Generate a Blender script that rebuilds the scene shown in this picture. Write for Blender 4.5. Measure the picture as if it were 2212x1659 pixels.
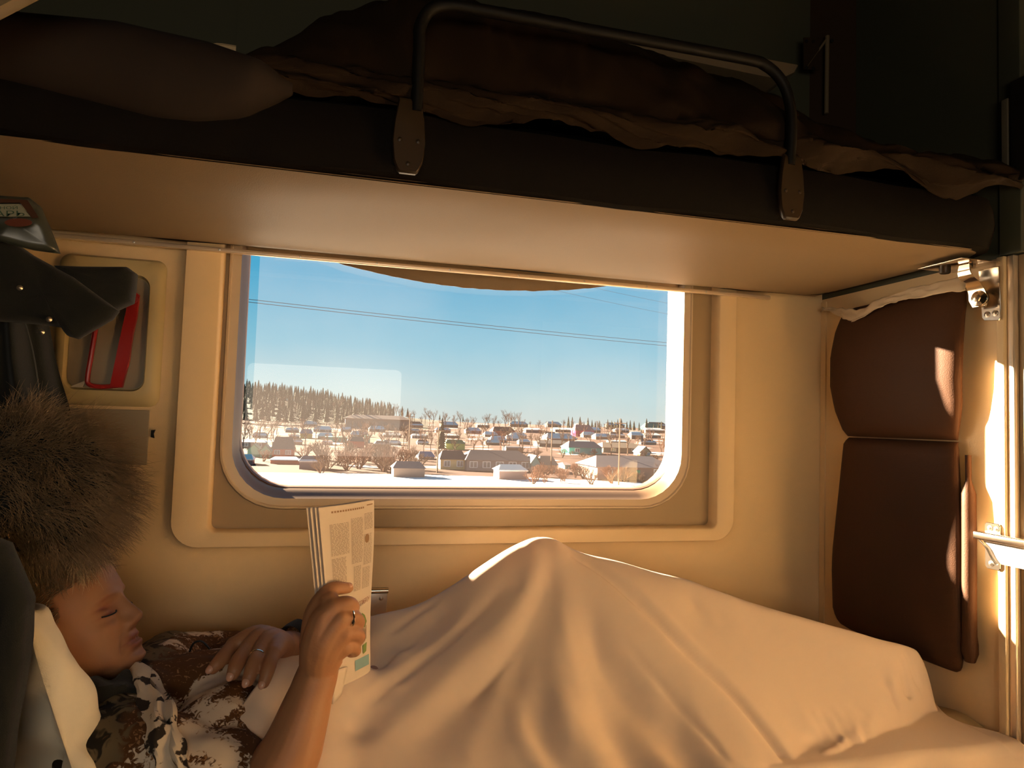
import bpy, bmesh, math, random
import numpy as np
from mathutils import Vector
from mathutils.noise import noise as pnoise

for o in list(bpy.data.objects): bpy.data.objects.remove(o)
S = bpy.context.scene
COL = S.collection

# ------------------------------------------------------------------ camera
F = 1500.0; CX, CY = 1106.0, 829.5
YAW, PITCH, ROLL = math.radians(14.6), math.radians(3.1), math.radians(1.83)
CAM = np.array([0.0, -1.65, 1.10])
_f = np.array([math.sin(YAW)*math.cos(PITCH), math.cos(YAW)*math.cos(PITCH), math.sin(PITCH)])
_r = np.array([math.cos(YAW), -math.sin(YAW), 0.0]); _u = np.cross(_r, _f)
_R = _r*math.cos(ROLL)+_u*math.sin(ROLL); _U = -_r*math.sin(ROLL)+_u*math.cos(ROLL)
cd = bpy.data.cameras.new('camera'); cam = bpy.data.objects.new('camera', cd); COL.objects.link(cam)
cd.sensor_width = 36.0; cd.lens = 36.0*F/2212.0; cd.clip_start = 0.02; cd.clip_end = 6000
from mathutils import Matrix
M = Matrix.Identity(4)
for i in range(3):
    M[i][0] = _R[i]; M[i][1] = _U[i]; M[i][2] = -_f[i]; M[i][3] = CAM[i]
cam.matrix_world = M
S.camera = cam

def _ray(x, y): return _f + _R*(x-CX)/F + _U*(CY-y)/F
def atY(x, y, Y): d = _ray(x, y); return CAM + d*(Y-CAM[1])/d[1]
def atX(x, y, X): d = _ray(x, y); return CAM + d*(X-CAM[0])/d[0]
def atZ(x, y, Z): d = _ray(x, y); return CAM + d*(Z-CAM[2])/d[2]

# ------------------------------------------------------------------ sky, sun, exposure
S.view_settings.view_transform = 'Standard'
S.view_settings.look = 'None'
S.view_settings.exposure = 0.62
S.view_settings.gamma = 1.0
S.view_settings.use_curve_mapping = False
W = bpy.data.worlds.new('sky'); S.world = W; W.use_nodes = True
nt = W.node_tree; nt.nodes.clear()
tc = nt.nodes.new('ShaderNodeTexCoord'); sp = nt.nodes.new('ShaderNodeSeparateXYZ')
rp = nt.nodes.new('ShaderNodeValToRGB'); bg = nt.nodes.new('ShaderNodeBackground'); wo = nt.nodes.new('ShaderNodeOutputWorld')
nt.links.new(tc.outputs['Generated'], sp.inputs[0]); nt.links.new(sp.outputs['Z'], rp.inputs[0])
nt.links.new(rp.outputs[0], bg.inputs[0]); nt.links.new(bg.outputs[0], wo.inputs[0])
el = rp.color_ramp.elements
el[0].position = 0.0; el[0].color = (.60, .74, .74, 1)
el[1].position = 1.0; el[1].color = (.04, .22, .48, 1)
for p_, c_ in ((.036, (.52, .75, .80, 1)), (.10, (.27, .62, .80, 1)), (.20, (.085, .46, .74, 1)), (.35, (.05, .35, .62, 1))):
    e_ = el.new(p_); e_.color = c_
bg.inputs[1].default_value = .60
SUN_EL = math.radians(16.8); SUN_H = np.array([.623, -.782])
sd = bpy.data.lights.new('sun', 'SUN'); sd.energy = 84.0; sd.angle = math.radians(.6); sd.color = (1.0, .83, .60)
sun = bpy.data.objects.new('sun', sd); COL.objects.link(sun); sun.location = (-40, 60, 40)
_sd = Vector((SUN_H[0]*math.cos(SUN_EL), SUN_H[1]*math.cos(SUN_EL), -math.sin(SUN_EL)))
sun.rotation_euler = _sd.to_track_quat('-Z', 'Y').to_euler()

# daylight entering by the carriage's opposite window (behind the camera)
ad = bpy.data.lights.new('opposite_window_daylight', 'AREA'); ad.shape = 'RECTANGLE'; ad.size = .975; ad.size_y = .58; ad.energy = 7.0; ad.color = (1.0, .80, .58)
al = bpy.data.objects.new('opposite_window_daylight', ad); COL.objects.link(al); al.location = (-.0325, -2.86, 1.13); al.rotation_euler = (math.radians(90), 0, 0)

# ------------------------------------------------------------------ helpers
def mat(name, col, rough=.6, metal=0.0, bump=0.0, bscale=200.0, var=0.0, vscale=8.0, col2=None, trans=0.0, spec=.3, coat=0.0, sheen=0.0):
    m = bpy.data.materials.new(name); m.use_nodes = True; n = m.node_tree; b = n.nodes['Principled BSDF']
    b.inputs['Roughness'].default_value = rough; b.inputs['Metallic'].default_value = metal
    b.inputs['Specular IOR Level'].default_value = spec
    b.inputs['Coat Weight'].default_value = coat
    b.inputs['Sheen Weight'].default_value = sheen
    b.inputs['Base Color'].default_value = (*col, 1)
    csock = None
    if var > 0 or col2 is not None:
        t = n.nodes.new('ShaderNodeTexCoord'); z = n.nodes.new('ShaderNodeTexNoise'); z.inputs['Scale'].default_value = vscale
        z.inputs['Detail'].default_value = 5
        n.links.new(t.outputs['Object'], z.inputs['Vector'])
        r = n.nodes.new('ShaderNodeValToRGB'); n.links.new(z.outputs['Fac'], r.inputs[0])
        c2 = col2 if col2 is not None else tuple(max(0, c*(1-var)) for c in col)
        r.color_ramp.elements[0].position = .32; r.color_ramp.elements[0].color = (*c2, 1)
        r.color_ramp.elements[1].position = .68; r.color_ramp.elements[1].color = (*col, 1)
        n.links.new(r.outputs[0], b.inputs['Base Color']); csock = r.outputs[0]
    if bump > 0:
        t = n.nodes.new('ShaderNodeTexCoord'); z = n.nodes.new('ShaderNodeTexNoise'); z.inputs['Scale'].default_value = bscale
        z.inputs['Detail'].default_value = 3
        n.links.new(t.outputs['Object'], z.inputs['Vector'])
        bp = n.nodes.new('ShaderNodeBump'); bp.inputs['Strength'].default_value = bump; bp.inputs['Distance'].default_value = .002
        n.links.new(z.outputs['Fac'], bp.inputs['Height']); n.links.new(bp.outputs[0], b.inputs['Normal'])
    if trans > 0:
        tr = n.nodes.new('ShaderNodeBsdfTranslucent'); tr.inputs[0].default_value = (*col, 1)
        if csock is not None: n.links.new(csock, tr.inputs[0])
        mx = n.nodes.new('ShaderNodeMixShader'); mx.inputs[0].default_value = trans
        out = n.nodes['Material Output']
        n.links.new(b.outputs[0], mx.inputs[1]); n.links.new(tr.outputs[0], mx.inputs[2]); n.links.new(mx.outputs[0], out.inputs[0])
    return m

def worg(o):
    v = Vector((0, 0, 0))
    while o is not None: v += Vector(o.location); o = o.parent
    return v

def tag(o, label=None, cat=None, group=None, kind=None):
    if label: o['label'] = label
    if cat: o['category'] = cat
    if group: o['group'] = group
    if kind: o['kind'] = kind
    return o

def thing(name, label, cat, loc=(0, 0, 0), group=None):
    o = bpy.data.objects.new(name, None); COL.objects.link(o); o.location = loc; o.empty_display_size = .05
    return tag(o, label, cat, group)

def mk(name, V, Fc, m=None, parent=None, smooth=True, angle=None):
    """One mesh object from world-space vertices."""
    V = np.asarray(V, float).reshape(-1, 3)
    if parent is None:
        lo, hi = V.min(0), V.max(0); org = np.array([(lo[0]+hi[0])/2, (lo[1]+hi[1])/2, lo[2]]); loc = org
    else:
        org = np.array(worg(parent)); loc = np.zeros(3)
    me = bpy.data.meshes.new(name)
    me.from_pydata((V-org).tolist(), [], [tuple(int(i) for i in f) for f in Fc]); me.update()
    if smooth:
        me.polygons.foreach_set('use_smooth', [True]*len(me.polygons))
        if angle is not None: me.set_sharp_from_angle(angle=math.radians(angle))
    o = bpy.data.objects.new(name, me); COL.objects.link(o); o.location = loc.tolist()
    if parent is not None: o.parent = parent
    if m is not None:
        for q in (m if isinstance(m, (list, tuple)) else [m]): me.materials.append(q)
    return o

class MB:
    """collects solid pieces of ONE part"""
    def __init__(s): s.V = []; s.F = []; s.n = 0
    def add(s, V, Fc):
        V = np.asarray(V, float).reshape(-1, 3); s.V.append(V); s.F += [tuple(i+s.n for i in f) for f in Fc]; s.n += len(V); return s
    def box(s, lo, hi, bev=0.0):
        lo = np.minimum(lo, hi).astype(float) if False else np.array(lo, float); hi = np.array(hi, float)
        if bev <= 0:
            V = [(x, y, z) for x in (lo[0], hi[0]) for y in (lo[1], hi[1]) for z in (lo[2], hi[2])]
            Fc = [(0, 1, 3, 2), (4, 6, 7, 5), (0, 4, 5, 1), (2, 3, 7, 6), (0, 2, 6, 4), (1, 5, 7, 3)]
            return s.add(V, Fc)
        bm = bmesh.new(); bmesh.ops.create_cube(bm, size=1)
        for v in bm.verts: v.co = Vector([(lo[i]+hi[i])/2+v.co[i]*(hi[i]-lo[i]) for i in range(3)])
        bmesh.ops.bevel(bm, geom=list(bm.edges), offset=bev, segments=3, affect='EDGES', profile=.5)
        bm.verts.ensure_lookup_table()
        V = [v.co[:] for v in bm.verts]; Fc = [[v.index for v in f.verts] for f in bm.faces]; bm.free()
        return s.add(V, Fc)
    def tube(s, P, R, seg=10, caps=True, flat=1.0):
        P = np.asarray(P, float); n = len(P); R = np.full(n, R) if np.isscalar(R) else np.asarray(R, float)
        T = np.gradient(P, axis=0); T /= np.linalg.norm(T, axis=1)[:, None]+1e-12
        a = np.cross(T[0], [0, 0, 1.]); 
        if np.linalg.norm(a) < .1: a = np.cross(T[0], [0, 1., 0])
        a /= np.linalg.norm(a); V = []
        for i in range(n):
            a = a-T[i]*(a@T[i]); a /= np.linalg.norm(a); b = np.cross(T[i], a)
            for k in range(seg):
                t = 2*math.pi*k/seg; V.append(P[i]+R[i]*(a*math.cos(t)+b*math.sin(t)*flat))
        Fc = [(i*seg+k, i*seg+(k+1) % seg, (i+1)*seg+(k+1) % seg, (i+1)*seg+k) for i in range(n-1) for k in range(seg)]
        if caps: Fc += [tuple(range(seg))[::-1], tuple((n-1)*seg+k for k in range(seg))]
        return s.add(V, Fc)
    def disc(s, c, ax, r, h, seg=20, dome=0.0):
        c = np.array(c, float); ax = np.array(ax, float); ax /= np.linalg.norm(ax)
        P = [c, c+ax*h*.6, c+ax*h*.9, c+ax*h]; R = [r, r, r*.93, r*.8]
        if dome > 0: P += [c+ax*(h+dome*.6), c+ax*(h+dome)]; R += [r*.5, r*.05]
        return s.tube(P, R, seg)
    def prism(s, pts, d, bev=0.0):
        """closed outline pts (3D, planar) extruded by vector d"""
        P = np.asarray(pts, float); d = np.asarray(d, float); n = len(P)
        c = P.mean(0)
        loops = [P, P+d]
        if bev > 0:
            dn = d/np.linalg.norm(d)
            q = c+(P-c)*(1-bev/np.mean(np.linalg.norm(P-c, axis=1)))
            loops = [q, P+dn*bev, P+d-dn*bev, q+d]
        V = np.concatenate(loops); m = len(loops)
        Fc = [tuple(range(n))[::-1], tuple((m-1)*n+k for k in range(n))]
        Fc += [(i*n+k, i*n+(k+1) % n, (i+1)*n+(k+1) % n, (i+1)*n+k) for i in range(m-1) for k in range(n)]
        return s.add(V, Fc)
    def loft(s, loops, cap0=False, cap1=False):
        n = len(loops[0]); V = np.concatenate([np.asarray(l, float) for l in loops]); m = len(loops)
        Fc = [(i*n+k, i*n+(k+1) % n, (i+1)*n+(k+1) % n, (i+1)*n+k) for i in range(m-1) for k in range(n)]
        if cap0: Fc.append(tuple(range(n))[::-1])
        if cap1: Fc.append(tuple((m-1)*n+k for k in range(n)))
        return s.add(V, Fc)
    def build(s, name, m, parent=None, smooth=True, angle=35):
        return mk(name, np.concatenate(s.V), s.F, m, parent, smooth, angle)

def grid(fn, us, vs):
    V = [fn(u, v) for v in vs for u in us]; n = len(us)
    Fc = [(j*n+i, j*n+i+1, (j+1)*n+i+1, (j+1)*n+i) for j in range(len(vs)-1) for i in range(n-1)]
    return V, Fc

def rrect(a0, a1, b0, b1, r, c, k=8, plane='xz'):
    """rounded rectangle loop, 4*(k+1) points; plane xz -> (a,c,b); xy -> (a,b,c); yz -> (c,a,b)"""
    out = []
    for (ca, cb, st) in ((a1-r, b1-r, 0), (a0+r, b1-r, 90), (a0+r, b0+r, 180), (a1-r, b0+r, 270)):
        for i in range(k+1):
            t = math.radians(st+90*i/k); a = ca+r*math.cos(t); b = cb+r*math.sin(t)
            out.append((a, c, b) if plane == 'xz' else ((a, b, c) if plane == 'xy' else (c, a, b)))
    return np.array(out)

def smooth_poly(P, n=8):
    """Catmull-Rom through points"""
    P = np.asarray(P, float); Q = np.vstack([2*P[0]-P[1], P, 2*P[-1]-P[-2]]); out = []
    for i in range(1, len(Q)-2):
        for t in np.linspace(0, 1, n, endpoint=False):
            out.append(.5*((2*Q[i])+(-Q[i-1]+Q[i+1])*t+(2*Q[i-1]-5*Q[i]+4*Q[i+1]-Q[i+2])*t*t+(-Q[i-1]+3*Q[i]-3*Q[i+1]+Q[i+2])*t**3))
    out.append(P[-1]); return np.array(out)

def sstep(a, b, x): t = np.clip((x-a)/(b-a), 0, 1); return t*t*(3-2*t)
_rs = np.random.RandomState(3)
_W = [(_rs.randn(3), _rs.rand()*6.28) for _ in range(10)]
def wob(P, s, k=0):
    """cheap smooth noise in -1..1"""
    P = np.asarray(P, float); r = 0
    for i in range(5):
        w, ph = _W[(i+k) % 10]; r = r+np.sin(P@w*s+ph*(k+1))
    return r/3.0

# ------------------------------------------------------------------ materials
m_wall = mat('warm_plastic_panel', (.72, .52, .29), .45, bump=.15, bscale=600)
m_frame = mat('window_frame_plastic', (.55, .42, .28), .35)
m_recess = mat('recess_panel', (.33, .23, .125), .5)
m_rubber = mat('rubber_seal', (.10, .05, .03), .5)
m_alu = mat('anodised_strip', (.78, .62, .45), .3, metal=.6)
m_chrome = mat('chrome', (.75, .66, .55), .16, metal=1)
m_steel = mat('brushed_steel', (.62, .56, .48), .32, metal=1)
m_dark = mat('dark_vinyl', (.0045, .003, .002), .8, bump=.3, bscale=350, spec=.1)
m_berth = mat('berth_underside_vinyl', (.205, .140, .076), .55, bump=.2, bscale=500)
m_brown = mat('brown_leatherette', (.062, .026, .012), .6, spec=.12, bump=.25, bscale=420)
m_sheet = mat('cotton_sheet', (.88, .71, .56), .8, bump=.1, bscale=1400, trans=.25, spec=.1)
m_upsheet = mat('shaded_upper_sheet', (.017, .009, .004), .85, bump=.2, bscale=700, spec=.1)  # pale sheet in shade: the darkness is put into its colour
m_pillow = mat('pillow_cotton', (.72, .64, .50), .85, bump=.15, bscale=900, spec=.1)
m_matt = mat('mattress_cotton', (.50, .38, .22), .85, bump=.1, bscale=500)
m_red = mat('red_plastic', (.30, .018, .018), .3, spec=.5)
m_grey = mat('grey_flap', (.26, .21, .145), .5)
m_coat = mat('dark_coat_cloth', (.009, .009, .0075), .9, bump=.4, bscale=900, sheen=.08)
m_fur = mat('fur', (.32, .22, .125), .6, var=.5, vscale=30)
m_floor = mat('floor_lino', (.34, .24, .14), .6, var=.3)
m_black = mat('black_plastic', (.012, .010, .008), .45)
m_paper = mat('newsprint', (.70, .60, .50), .8, trans=.15, spec=.1)
m_ink = mat('ink', (.10, .06, .05), .8)
m_darkwood = mat('upper_wall_laminate', (.03, .026, .014), .6)

m_upper = mat('upper_greenish_shaded', (.055, .055, .034), .55)  # shade above the bunk put into the wall colour
# ------------------------------------------------------------------ the carriage shell
ZC = 2.35; XP = 1.32; XL = -.67
GY = .095
wb = MB()
def wl(x0, x1, z0, z1, r, y): return rrect(x0, x1, z0, z1, r, y)
loops = [wl(XL, XP, 0, ZC, .001, 0), wl(-.352, 1.072, .774, 1.955, .060, 0)]
for i in range(1, 6):
    t = i/5*math.pi/2
    q = .034*math.sin(t); loops.append(wl(-.352+q, 1.072-q, .774+q, 1.955-q, .055, -.018*(1-math.cos(t))))
loops += [wl(-.249, .994, .836, 1.86, .016, -.018), wl(-.245, .990, .840, 1.857, .015, -.014), wl(-.243, .987, .842, 1.855, .013, .022)]
wb.loft(loops)
w = wb.build('wall_back', m_wall, angle=50); tag(w, kind='structure')
# window: recess plate, ring, cheek, seal, glass
win = bpy.data.objects.new('window_1', None); COL.objects.link(win); win.location = (.36, .02, .84); tag(win, kind='structure')
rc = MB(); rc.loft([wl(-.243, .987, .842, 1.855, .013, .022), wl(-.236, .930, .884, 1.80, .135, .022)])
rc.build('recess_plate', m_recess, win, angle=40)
rg = MB()
rg.loft([wl(-.236, .930, .884, 1.80, .135, .024), wl(-.233, .927, .887, 1.797, .133, .014), wl(-.229, .923, .891, 1.793, .130, .013), wl(-.227, .921, .893, 1.791, .129, .017),
         wl(-.2265, .9205, .8935, 1.7905, .129, .0172), wl(-.209, .904, .909, 1.775, .117, .019)])
rg.build('frame_ring', m_frame, win, angle=40)
ck = MB(); cl = []
for i in range(9):
    t = i/8; q = .018*math.sin(t*math.pi/2)**1.3
    cl.append(wl(-.209+q*.4, .904-q*.4+.012*t, .909+q, 1.775-q, .117-.01*t, .019+.070*t))
cl = [c for c in cl]
ck.loft(cl)
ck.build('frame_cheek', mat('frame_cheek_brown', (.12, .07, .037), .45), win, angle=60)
gx0, gx1, gz0, gz1, gr = -.206, .914, .926, 1.757, .115
sl = MB()
for q, dq in ((-.004, .006), (.004, .004)):
    pass
sl.loft([wl(gx0-.003, gx1+.003, gz0-.003, gz1+.003, gr, GY-.010), wl(gx0+.002, gx1-.002, gz0+.002, gz1-.002, gr, GY-.012), wl(gx0+.004, gx1-.004, gz0+.004, gz1-.004, gr, GY-.004), wl(gx0+.004, gx1-.004, gz0+.004, gz1-.004, gr, GY+.03)])
sl.build('rubber_seal', m_rubber, win)
gm = bpy.data.materials.new('dusty_veiled_glass'); gm.use_nodes = True; n = gm.node_tree; n.nodes.clear()
out = n.nodes.new('ShaderNodeOutputMaterial'); tr = n.nodes.new('ShaderNodeBsdfTransparent'); gl = n.nodes.new('ShaderNodeBsdfGlossy'); tl = n.nodes.new('ShaderNodeBsdfTranslucent')
fr = n.nodes.new('ShaderNodeFresnel'); fr.inputs[0].default_value = 1.38; gl.inputs['Roughness'].default_value = .0
tr.inputs[0].default_value = (.97, .96, .94, 1)
m1 = n.nodes.new('ShaderNodeMixShader'); m2 = n.nodes.new('ShaderNodeMixShader')
tl.inputs[0].default_value = (.95, .70, .60, 1); m1.inputs[0].default_value = .03
nz = n.nodes.new('ShaderNodeTexNoise'); nz.inputs['Scale'].default_value = 3.0; nz.inputs['Detail'].default_value = 6
mr = n.nodes.new('ShaderNodeMapRange'); mr.inputs[1].default_value = .3; mr.inputs[2].default_value = .7; mr.inputs[3].default_value = .0035; mr.inputs[4].default_value = .008
n.links.new(nz.outputs['Fac'], mr.inputs[0])
gp = n.nodes.new('ShaderNodeNewGeometry'); gs = n.nodes.new('ShaderNodeSeparateXYZ'); n.links.new(gp.outputs['Position'], gs.inputs[0])
gr_ = n.nodes.new('ShaderNodeMapRange'); gr_.inputs[1].default_value = 1.16; gr_.inputs[2].default_value = .98; gr_.inputs[3].default_value = 1.0; gr_.inputs[4].default_value = 1.25; n.links.new(gs.outputs['Z'], gr_.inputs[0])  # veil grows towards the pane bottom, painting in the village haze
gmm = n.nodes.new('ShaderNodeMath'); gmm.operation = 'MULTIPLY'; n.links.new(mr.outputs[0], gmm.inputs[0]); n.links.new(gr_.outputs[0], gmm.inputs[1]); n.links.new(gmm.outputs[0], m1.inputs[0])
n.links.new(tr.outputs[0], m1.inputs[1]); n.links.new(tl.outputs[0], m1.inputs[2])
n.links.new(fr.outputs[0], m2.inputs[0]); n.links.new(m1.outputs[0], m2.inputs[1]); n.links.new(gl.outputs[0], m2.inputs[2]); n.links.new(m2.outputs[0], out.inputs[0])
g = MB(); g.add(wl(gx0, gx1, gz0, gz1, gr, GY), [tuple(range(36))])
g.build('glass_pane', gm, win, smooth=False)
# outer skin around the window so no light leaks past the frame
sk = MB(); sk.loft([wl(XL-.4, XP+.02, -.1, ZC+.1, .001, GY+.03), wl(gx0-.004, gx1+.004, gz0-.004, gz1+.004, gr, GY+.03), wl(gx0-.004, gx1+.004, gz0-.004, gz1+.004, gr, GY-.002)])
tag(sk.build('trim_1', m_rubber, smooth=False), kind='structure')

def slab(name, lo, hi, m, kind='structure', parent=None, bev=0):
    o = MB().box(lo, hi, bev).build(name, m, parent, smooth=bev > 0)
    if parent is None: tag(o, kind=kind)
    return o
slab('floor', (-2.2, -2.9, -.06), (3.3, .12, 0), m_floor)
slab('ceiling', (-2.2, -2.9, ZC), (3.3, .12, ZC+.06), m_darkwood)
# partition at the foot end (warm below the bunk, shade put into the colour above it)
slab('wall_right', (XP, -.535, 0), (XP+.045, .03, 1.468), m_wall)
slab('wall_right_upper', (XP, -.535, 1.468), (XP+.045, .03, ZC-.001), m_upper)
slab('wall_back_upper', (-.24, -.0215, 1.50), (XP, -.0190, ZC-.001), m_upper)  # thin panel added to darken the wall above the bunk
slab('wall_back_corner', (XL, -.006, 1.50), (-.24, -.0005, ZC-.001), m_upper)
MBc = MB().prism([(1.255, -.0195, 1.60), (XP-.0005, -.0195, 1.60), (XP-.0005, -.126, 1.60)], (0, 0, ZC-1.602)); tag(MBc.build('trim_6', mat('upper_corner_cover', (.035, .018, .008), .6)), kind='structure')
slab('trim_2', (XP-.012, -.553, .0), (XP+.02, -.535, 1.468), m_wall, bev=.003)
slab('trim_3', (XP-.006, -.569, .0), (XP+.05, -.553, 1.468), m_alu, bev=.003)
slab('trim_4', (XP+.004, -.586, .0), (XP+.05, -.569, 1.468), m_recess, bev=.003)
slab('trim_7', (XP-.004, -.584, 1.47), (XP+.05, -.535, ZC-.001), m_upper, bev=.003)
slab('trim_5', (XP-.004, -.020, .52), (XP, -.001, 1.46), m_wall)
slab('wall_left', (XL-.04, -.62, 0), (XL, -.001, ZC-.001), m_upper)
# neighbouring bay behind the partition, with its own window opening
nb = MB(); nb.loft([rrect(XP+.046, 3.2, 0, ZC, .001, 0), rrect(1.90, 2.75, .92, 1.47, .05, 0), rrect(1.90, 2.75, .92, 1.47, .05, .12)])
tag(nb.build('wall_back_next', m_wall, smooth=False), kind='structure')
slab('wall_end', (3.2, -2.9, 0), (3.26, .12, ZC), m_wall)
slab('wall_start', (-2.2, -2.9, 0), (-2.14, .12, ZC), m_darkwood)
slab('wall_back_previous', (-2.14, .0, 0), (XL-.04, .06, ZC), m_darkwood)
# far side of the carriage, behind the camera, with its window
fw = MB(); FY = -2.75
fw.loft([rrect(-2.2, 1.40, 0, ZC, .001, FY), rrect(-.52, .455, .84, 1.42, .04, FY), rrect(-.52, .455, .84, 1.42, .04, FY-.10)])
fw.loft([rrect(1.40, 3.3, 0, ZC, .001, FY), rrect(1.99, 2.72, .84, 1.44, .04, FY), rrect(1.99, 2.72, .84, 1.44, .04, FY-.10)])
tag(fw.build('wall_front', m_darkwood, smooth=False), kind='structure')
slab('wall_divider', (1.40, -2.749, 0), (1.44, -1.25, ZC-.001), m_wall)

exec_parts = []
# ------------------------------------------------------------------ upper bunk
BZ = 1.470; BX0, BX1, BY0, BY1 = -.62, 1.295, -.578, -.014
ub = thing('upper_berth', 'folding upper bunk with beige padded underside and dark vinyl front edge above the window', 'bunk bed', ((BX0+BX1)/2, (BY0+BY1)/2, BZ))
pb = MB()
us = np.linspace(0, 1, 60); vs = np.linspace(0, 1, 26)
def under(u, v):
    x = BX0+.02+u*(BX1-BX0-.04); y = BY0+.012+v*(BY1-BY0-.024)
    e = min(1, min(u, 1-u)*9)*min(1, min(v, 1-v)*5)
    # plan corners rounded
    for cx_, sx in ((BX0+.02, 1), (BX1-.02, -1)):
        dx = (x-cx_)*sx; dy = y-(BY0+.012); r = .075
        if dx < r and dy < r:
            l = math.hypot(r-dx, r-dy)
            if l > r: k = r/l; x = cx_+sx*(r-(r-dx)*k); y = BY0+.012+(r-(r-dy)*k)
    z = BZ-.010*(1-(1-e)**2)-.004*pnoise(Vector((x*3, y*4, 0)))*e
    return (x, y, z)
V, Fc = grid(under, us, vs); pb.add(V, [f[::-1] for f in Fc]); pb.add([(x, y, BZ+.004) for x, y, z in V], Fc)
pb.build('base_panel', m_berth, ub)
pd = MB(); cl = []
for z, ins, r in ((BZ+.001, .014, .07), (BZ+.006, .004, .075), (BZ+.02, .0, .078), (BZ+.05, -.006, .08), (BZ+.08, -.004, .08), (BZ+.105, .004, .07), (BZ+.115, .02, .06)):
    L = rrect(BX0+ins, BX1-ins, BY0+ins, BY1-max(ins, 0), r, z, k=10, plane='xy')
    # subdivide long edges for a slightly wavy upholstery edge
    Q = []
    for i in range(len(L)):
        a, b = L[i], L[(i+1) % len(L)]; nn = 40 if np.linalg.norm(a-b) > .3 else 1
        for t in range(nn): Q.append(a+(b-a)*t/nn)
    Q = np.array(Q); Q[:, 2] += .0025*np.sin(Q[:, 0]*9+1)+.0015*np.sin(Q[:, 0]*23); cl.append(Q)
pd.loft(cl, True, True); pd.build('padding', m_dark, ub)
es = MB(); es.box((BX0+.05, -.030, BZ-.019), (BX1-.16, -.019, BZ-.009), .002)
eo = es.build('edge_strip', m_alu, ub)
for i in range(9):
    x = BX0+.2+i*.17
    MB().disc((x, -.030, BZ-.014), (0, -1, 0), .0028, .0012, 10).build('screw', m_steel, eo)
# guard rail
rail = [(.108, -.600, BZ+.10), (.108, -.604, BZ+.20), (.108, -.604, BZ+.232), (.122, -.604, BZ+.262), (.150, -.604, BZ+.275), (.20, -.604, BZ+.277), (.40, -.604, BZ+.277),
        (.665, -.604, BZ+.277), (.715, -.604, BZ+.272), (.748, -.604, BZ+.250), (.765, -.604, BZ+.215), (.770, -.604, BZ+.17), (.770, -.600, BZ+.10)]
MB().tube(smooth_poly(rail, 6), .0095, 12).build('guard_rail', mat('dark_enamel_rail', (.004, .0035, .003), .55, spec=.15), ub)
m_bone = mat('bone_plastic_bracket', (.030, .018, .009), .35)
for x in (.098, .773):
    q = [(-.017, .118), (.017, .118), (.0225, .085), (.025, .05), (.022, .02), (.016, .006), (.012, .002), (-.012, .002), (-.016, .006), (-.022, .02), (-.025, .05), (-.0225, .085)]
    br = MB().prism([(x+a, -.594, BZ+b) for a, b in q], (0, -.012, 0), .003).build('rail_bracket', m_bone, ub)
    for dx, dz in ((-.014, .052), (.014, .052), (0, .016)):
        MB().disc((x+dx, -.6055, BZ+dz), (0, -1, 0), .0036, .0015, 12, .001).build('screw', m_bone, br)

# bedding on the upper bunk
def up_sheet():
    us = np.linspace(-.62, 1.31, 230); vs = np.linspace(0, 1, 70)
    V = []
    for v in vs:
        for x in us:
            h = float(np.interp(x, [-.62, -.155, -.12, -.05, .1, .4, .5, .74, .86, 1.02, 1.1, 1.31], [0, 0, .10, .20, .285, .29, .265, .225, .175, .09, .08, .08]))
            hh = .135+h+.02*pnoise(Vector((x*6, v*3, 1)))
            # v: 0 hem at front bottom, then up the front face, over the top to the wall
            if v < .35:
                t = v/.35
                hem = .108+.014*pnoise(Vector((x*5, 0, 4)))+.008*math.sin(x*21)
                if x < .08: hem = .108-.04*math.exp(-((x+.26)/.10)**2)
                y = -.588-.012*math.sin(t*math.pi)+.012*pnoise(Vector((x*9, t*2.5, 2)))
                z = hem+(.155-hem)*t
            else:
                t = (v-.35)/.65
                y = -.588+.54*t**1.35
                z = .155+(hh-.155)*math.sin(min(1, t*1.7)*math.pi/2)
                y += .010*pnoise(Vector((x*10, t*5, 5)))
            fold = .016*math.sin(x*26+t*5+3*pnoise(Vector((x*3, t*2, 8))))*sstep(.55, .62, x) if v < .5 else 0
            z += .016*pnoise(Vector((x*14+t*6, y*14, 3)))+.010*abs(pnoise(Vector((x*25, t*9, 7))))
            V.append((x, min(y-fold*.6, -.03), BZ+z+fold*.4))
    n = len(us)
    Fc = [(j*n+i, j*n+i+1, (j+1)*n+i+1, (j+1)*n+i) for j in range(len(vs)-1) for i in range(n-1)]
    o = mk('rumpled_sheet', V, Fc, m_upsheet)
    tag(o, 'rumpled bed sheet heaped on the upper bunk behind the guard rail', 'bed sheet')
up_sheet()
# rolled mattress bulging over the left end of the upper bunk
mt = MB(); L = []
for i in range(41):
    t = i/40; x = -.66+.585*t
    lo_ = np.interp(x, [-.66, -.446, -.35, -.26, -.2, -.14, -.075], [1.555, 1.545, 1.532, 1.519, 1.521, 1.535, 1.580]); hi_ = np.interp(x, [-.66, -.45, -.31, -.193, -.12, -.075], [1.63, 1.625, 1.637, 1.628, 1.612, 1.590])
    cz = (lo_+hi_)/2; rz = (hi_-lo_)/2+.004; ry = .05*(1-sstep(.9, 1.0, t)*.8)
    L.append([(x, -.585-ry*math.cos(a), cz+rz*math.sin(a)) for a in np.linspace(0, 2*math.pi, 22, endpoint=False)])
mt.loft(L, True, True)
tag(mt.build('rolled_mattress', mat('shaded_pinkish_ticking', (.016, .009, .006), .9)), 'thin rolled mattress sagging over the left end of the upper bunk', 'mattress')  # upper bunk shade put into the ticking colour

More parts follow.
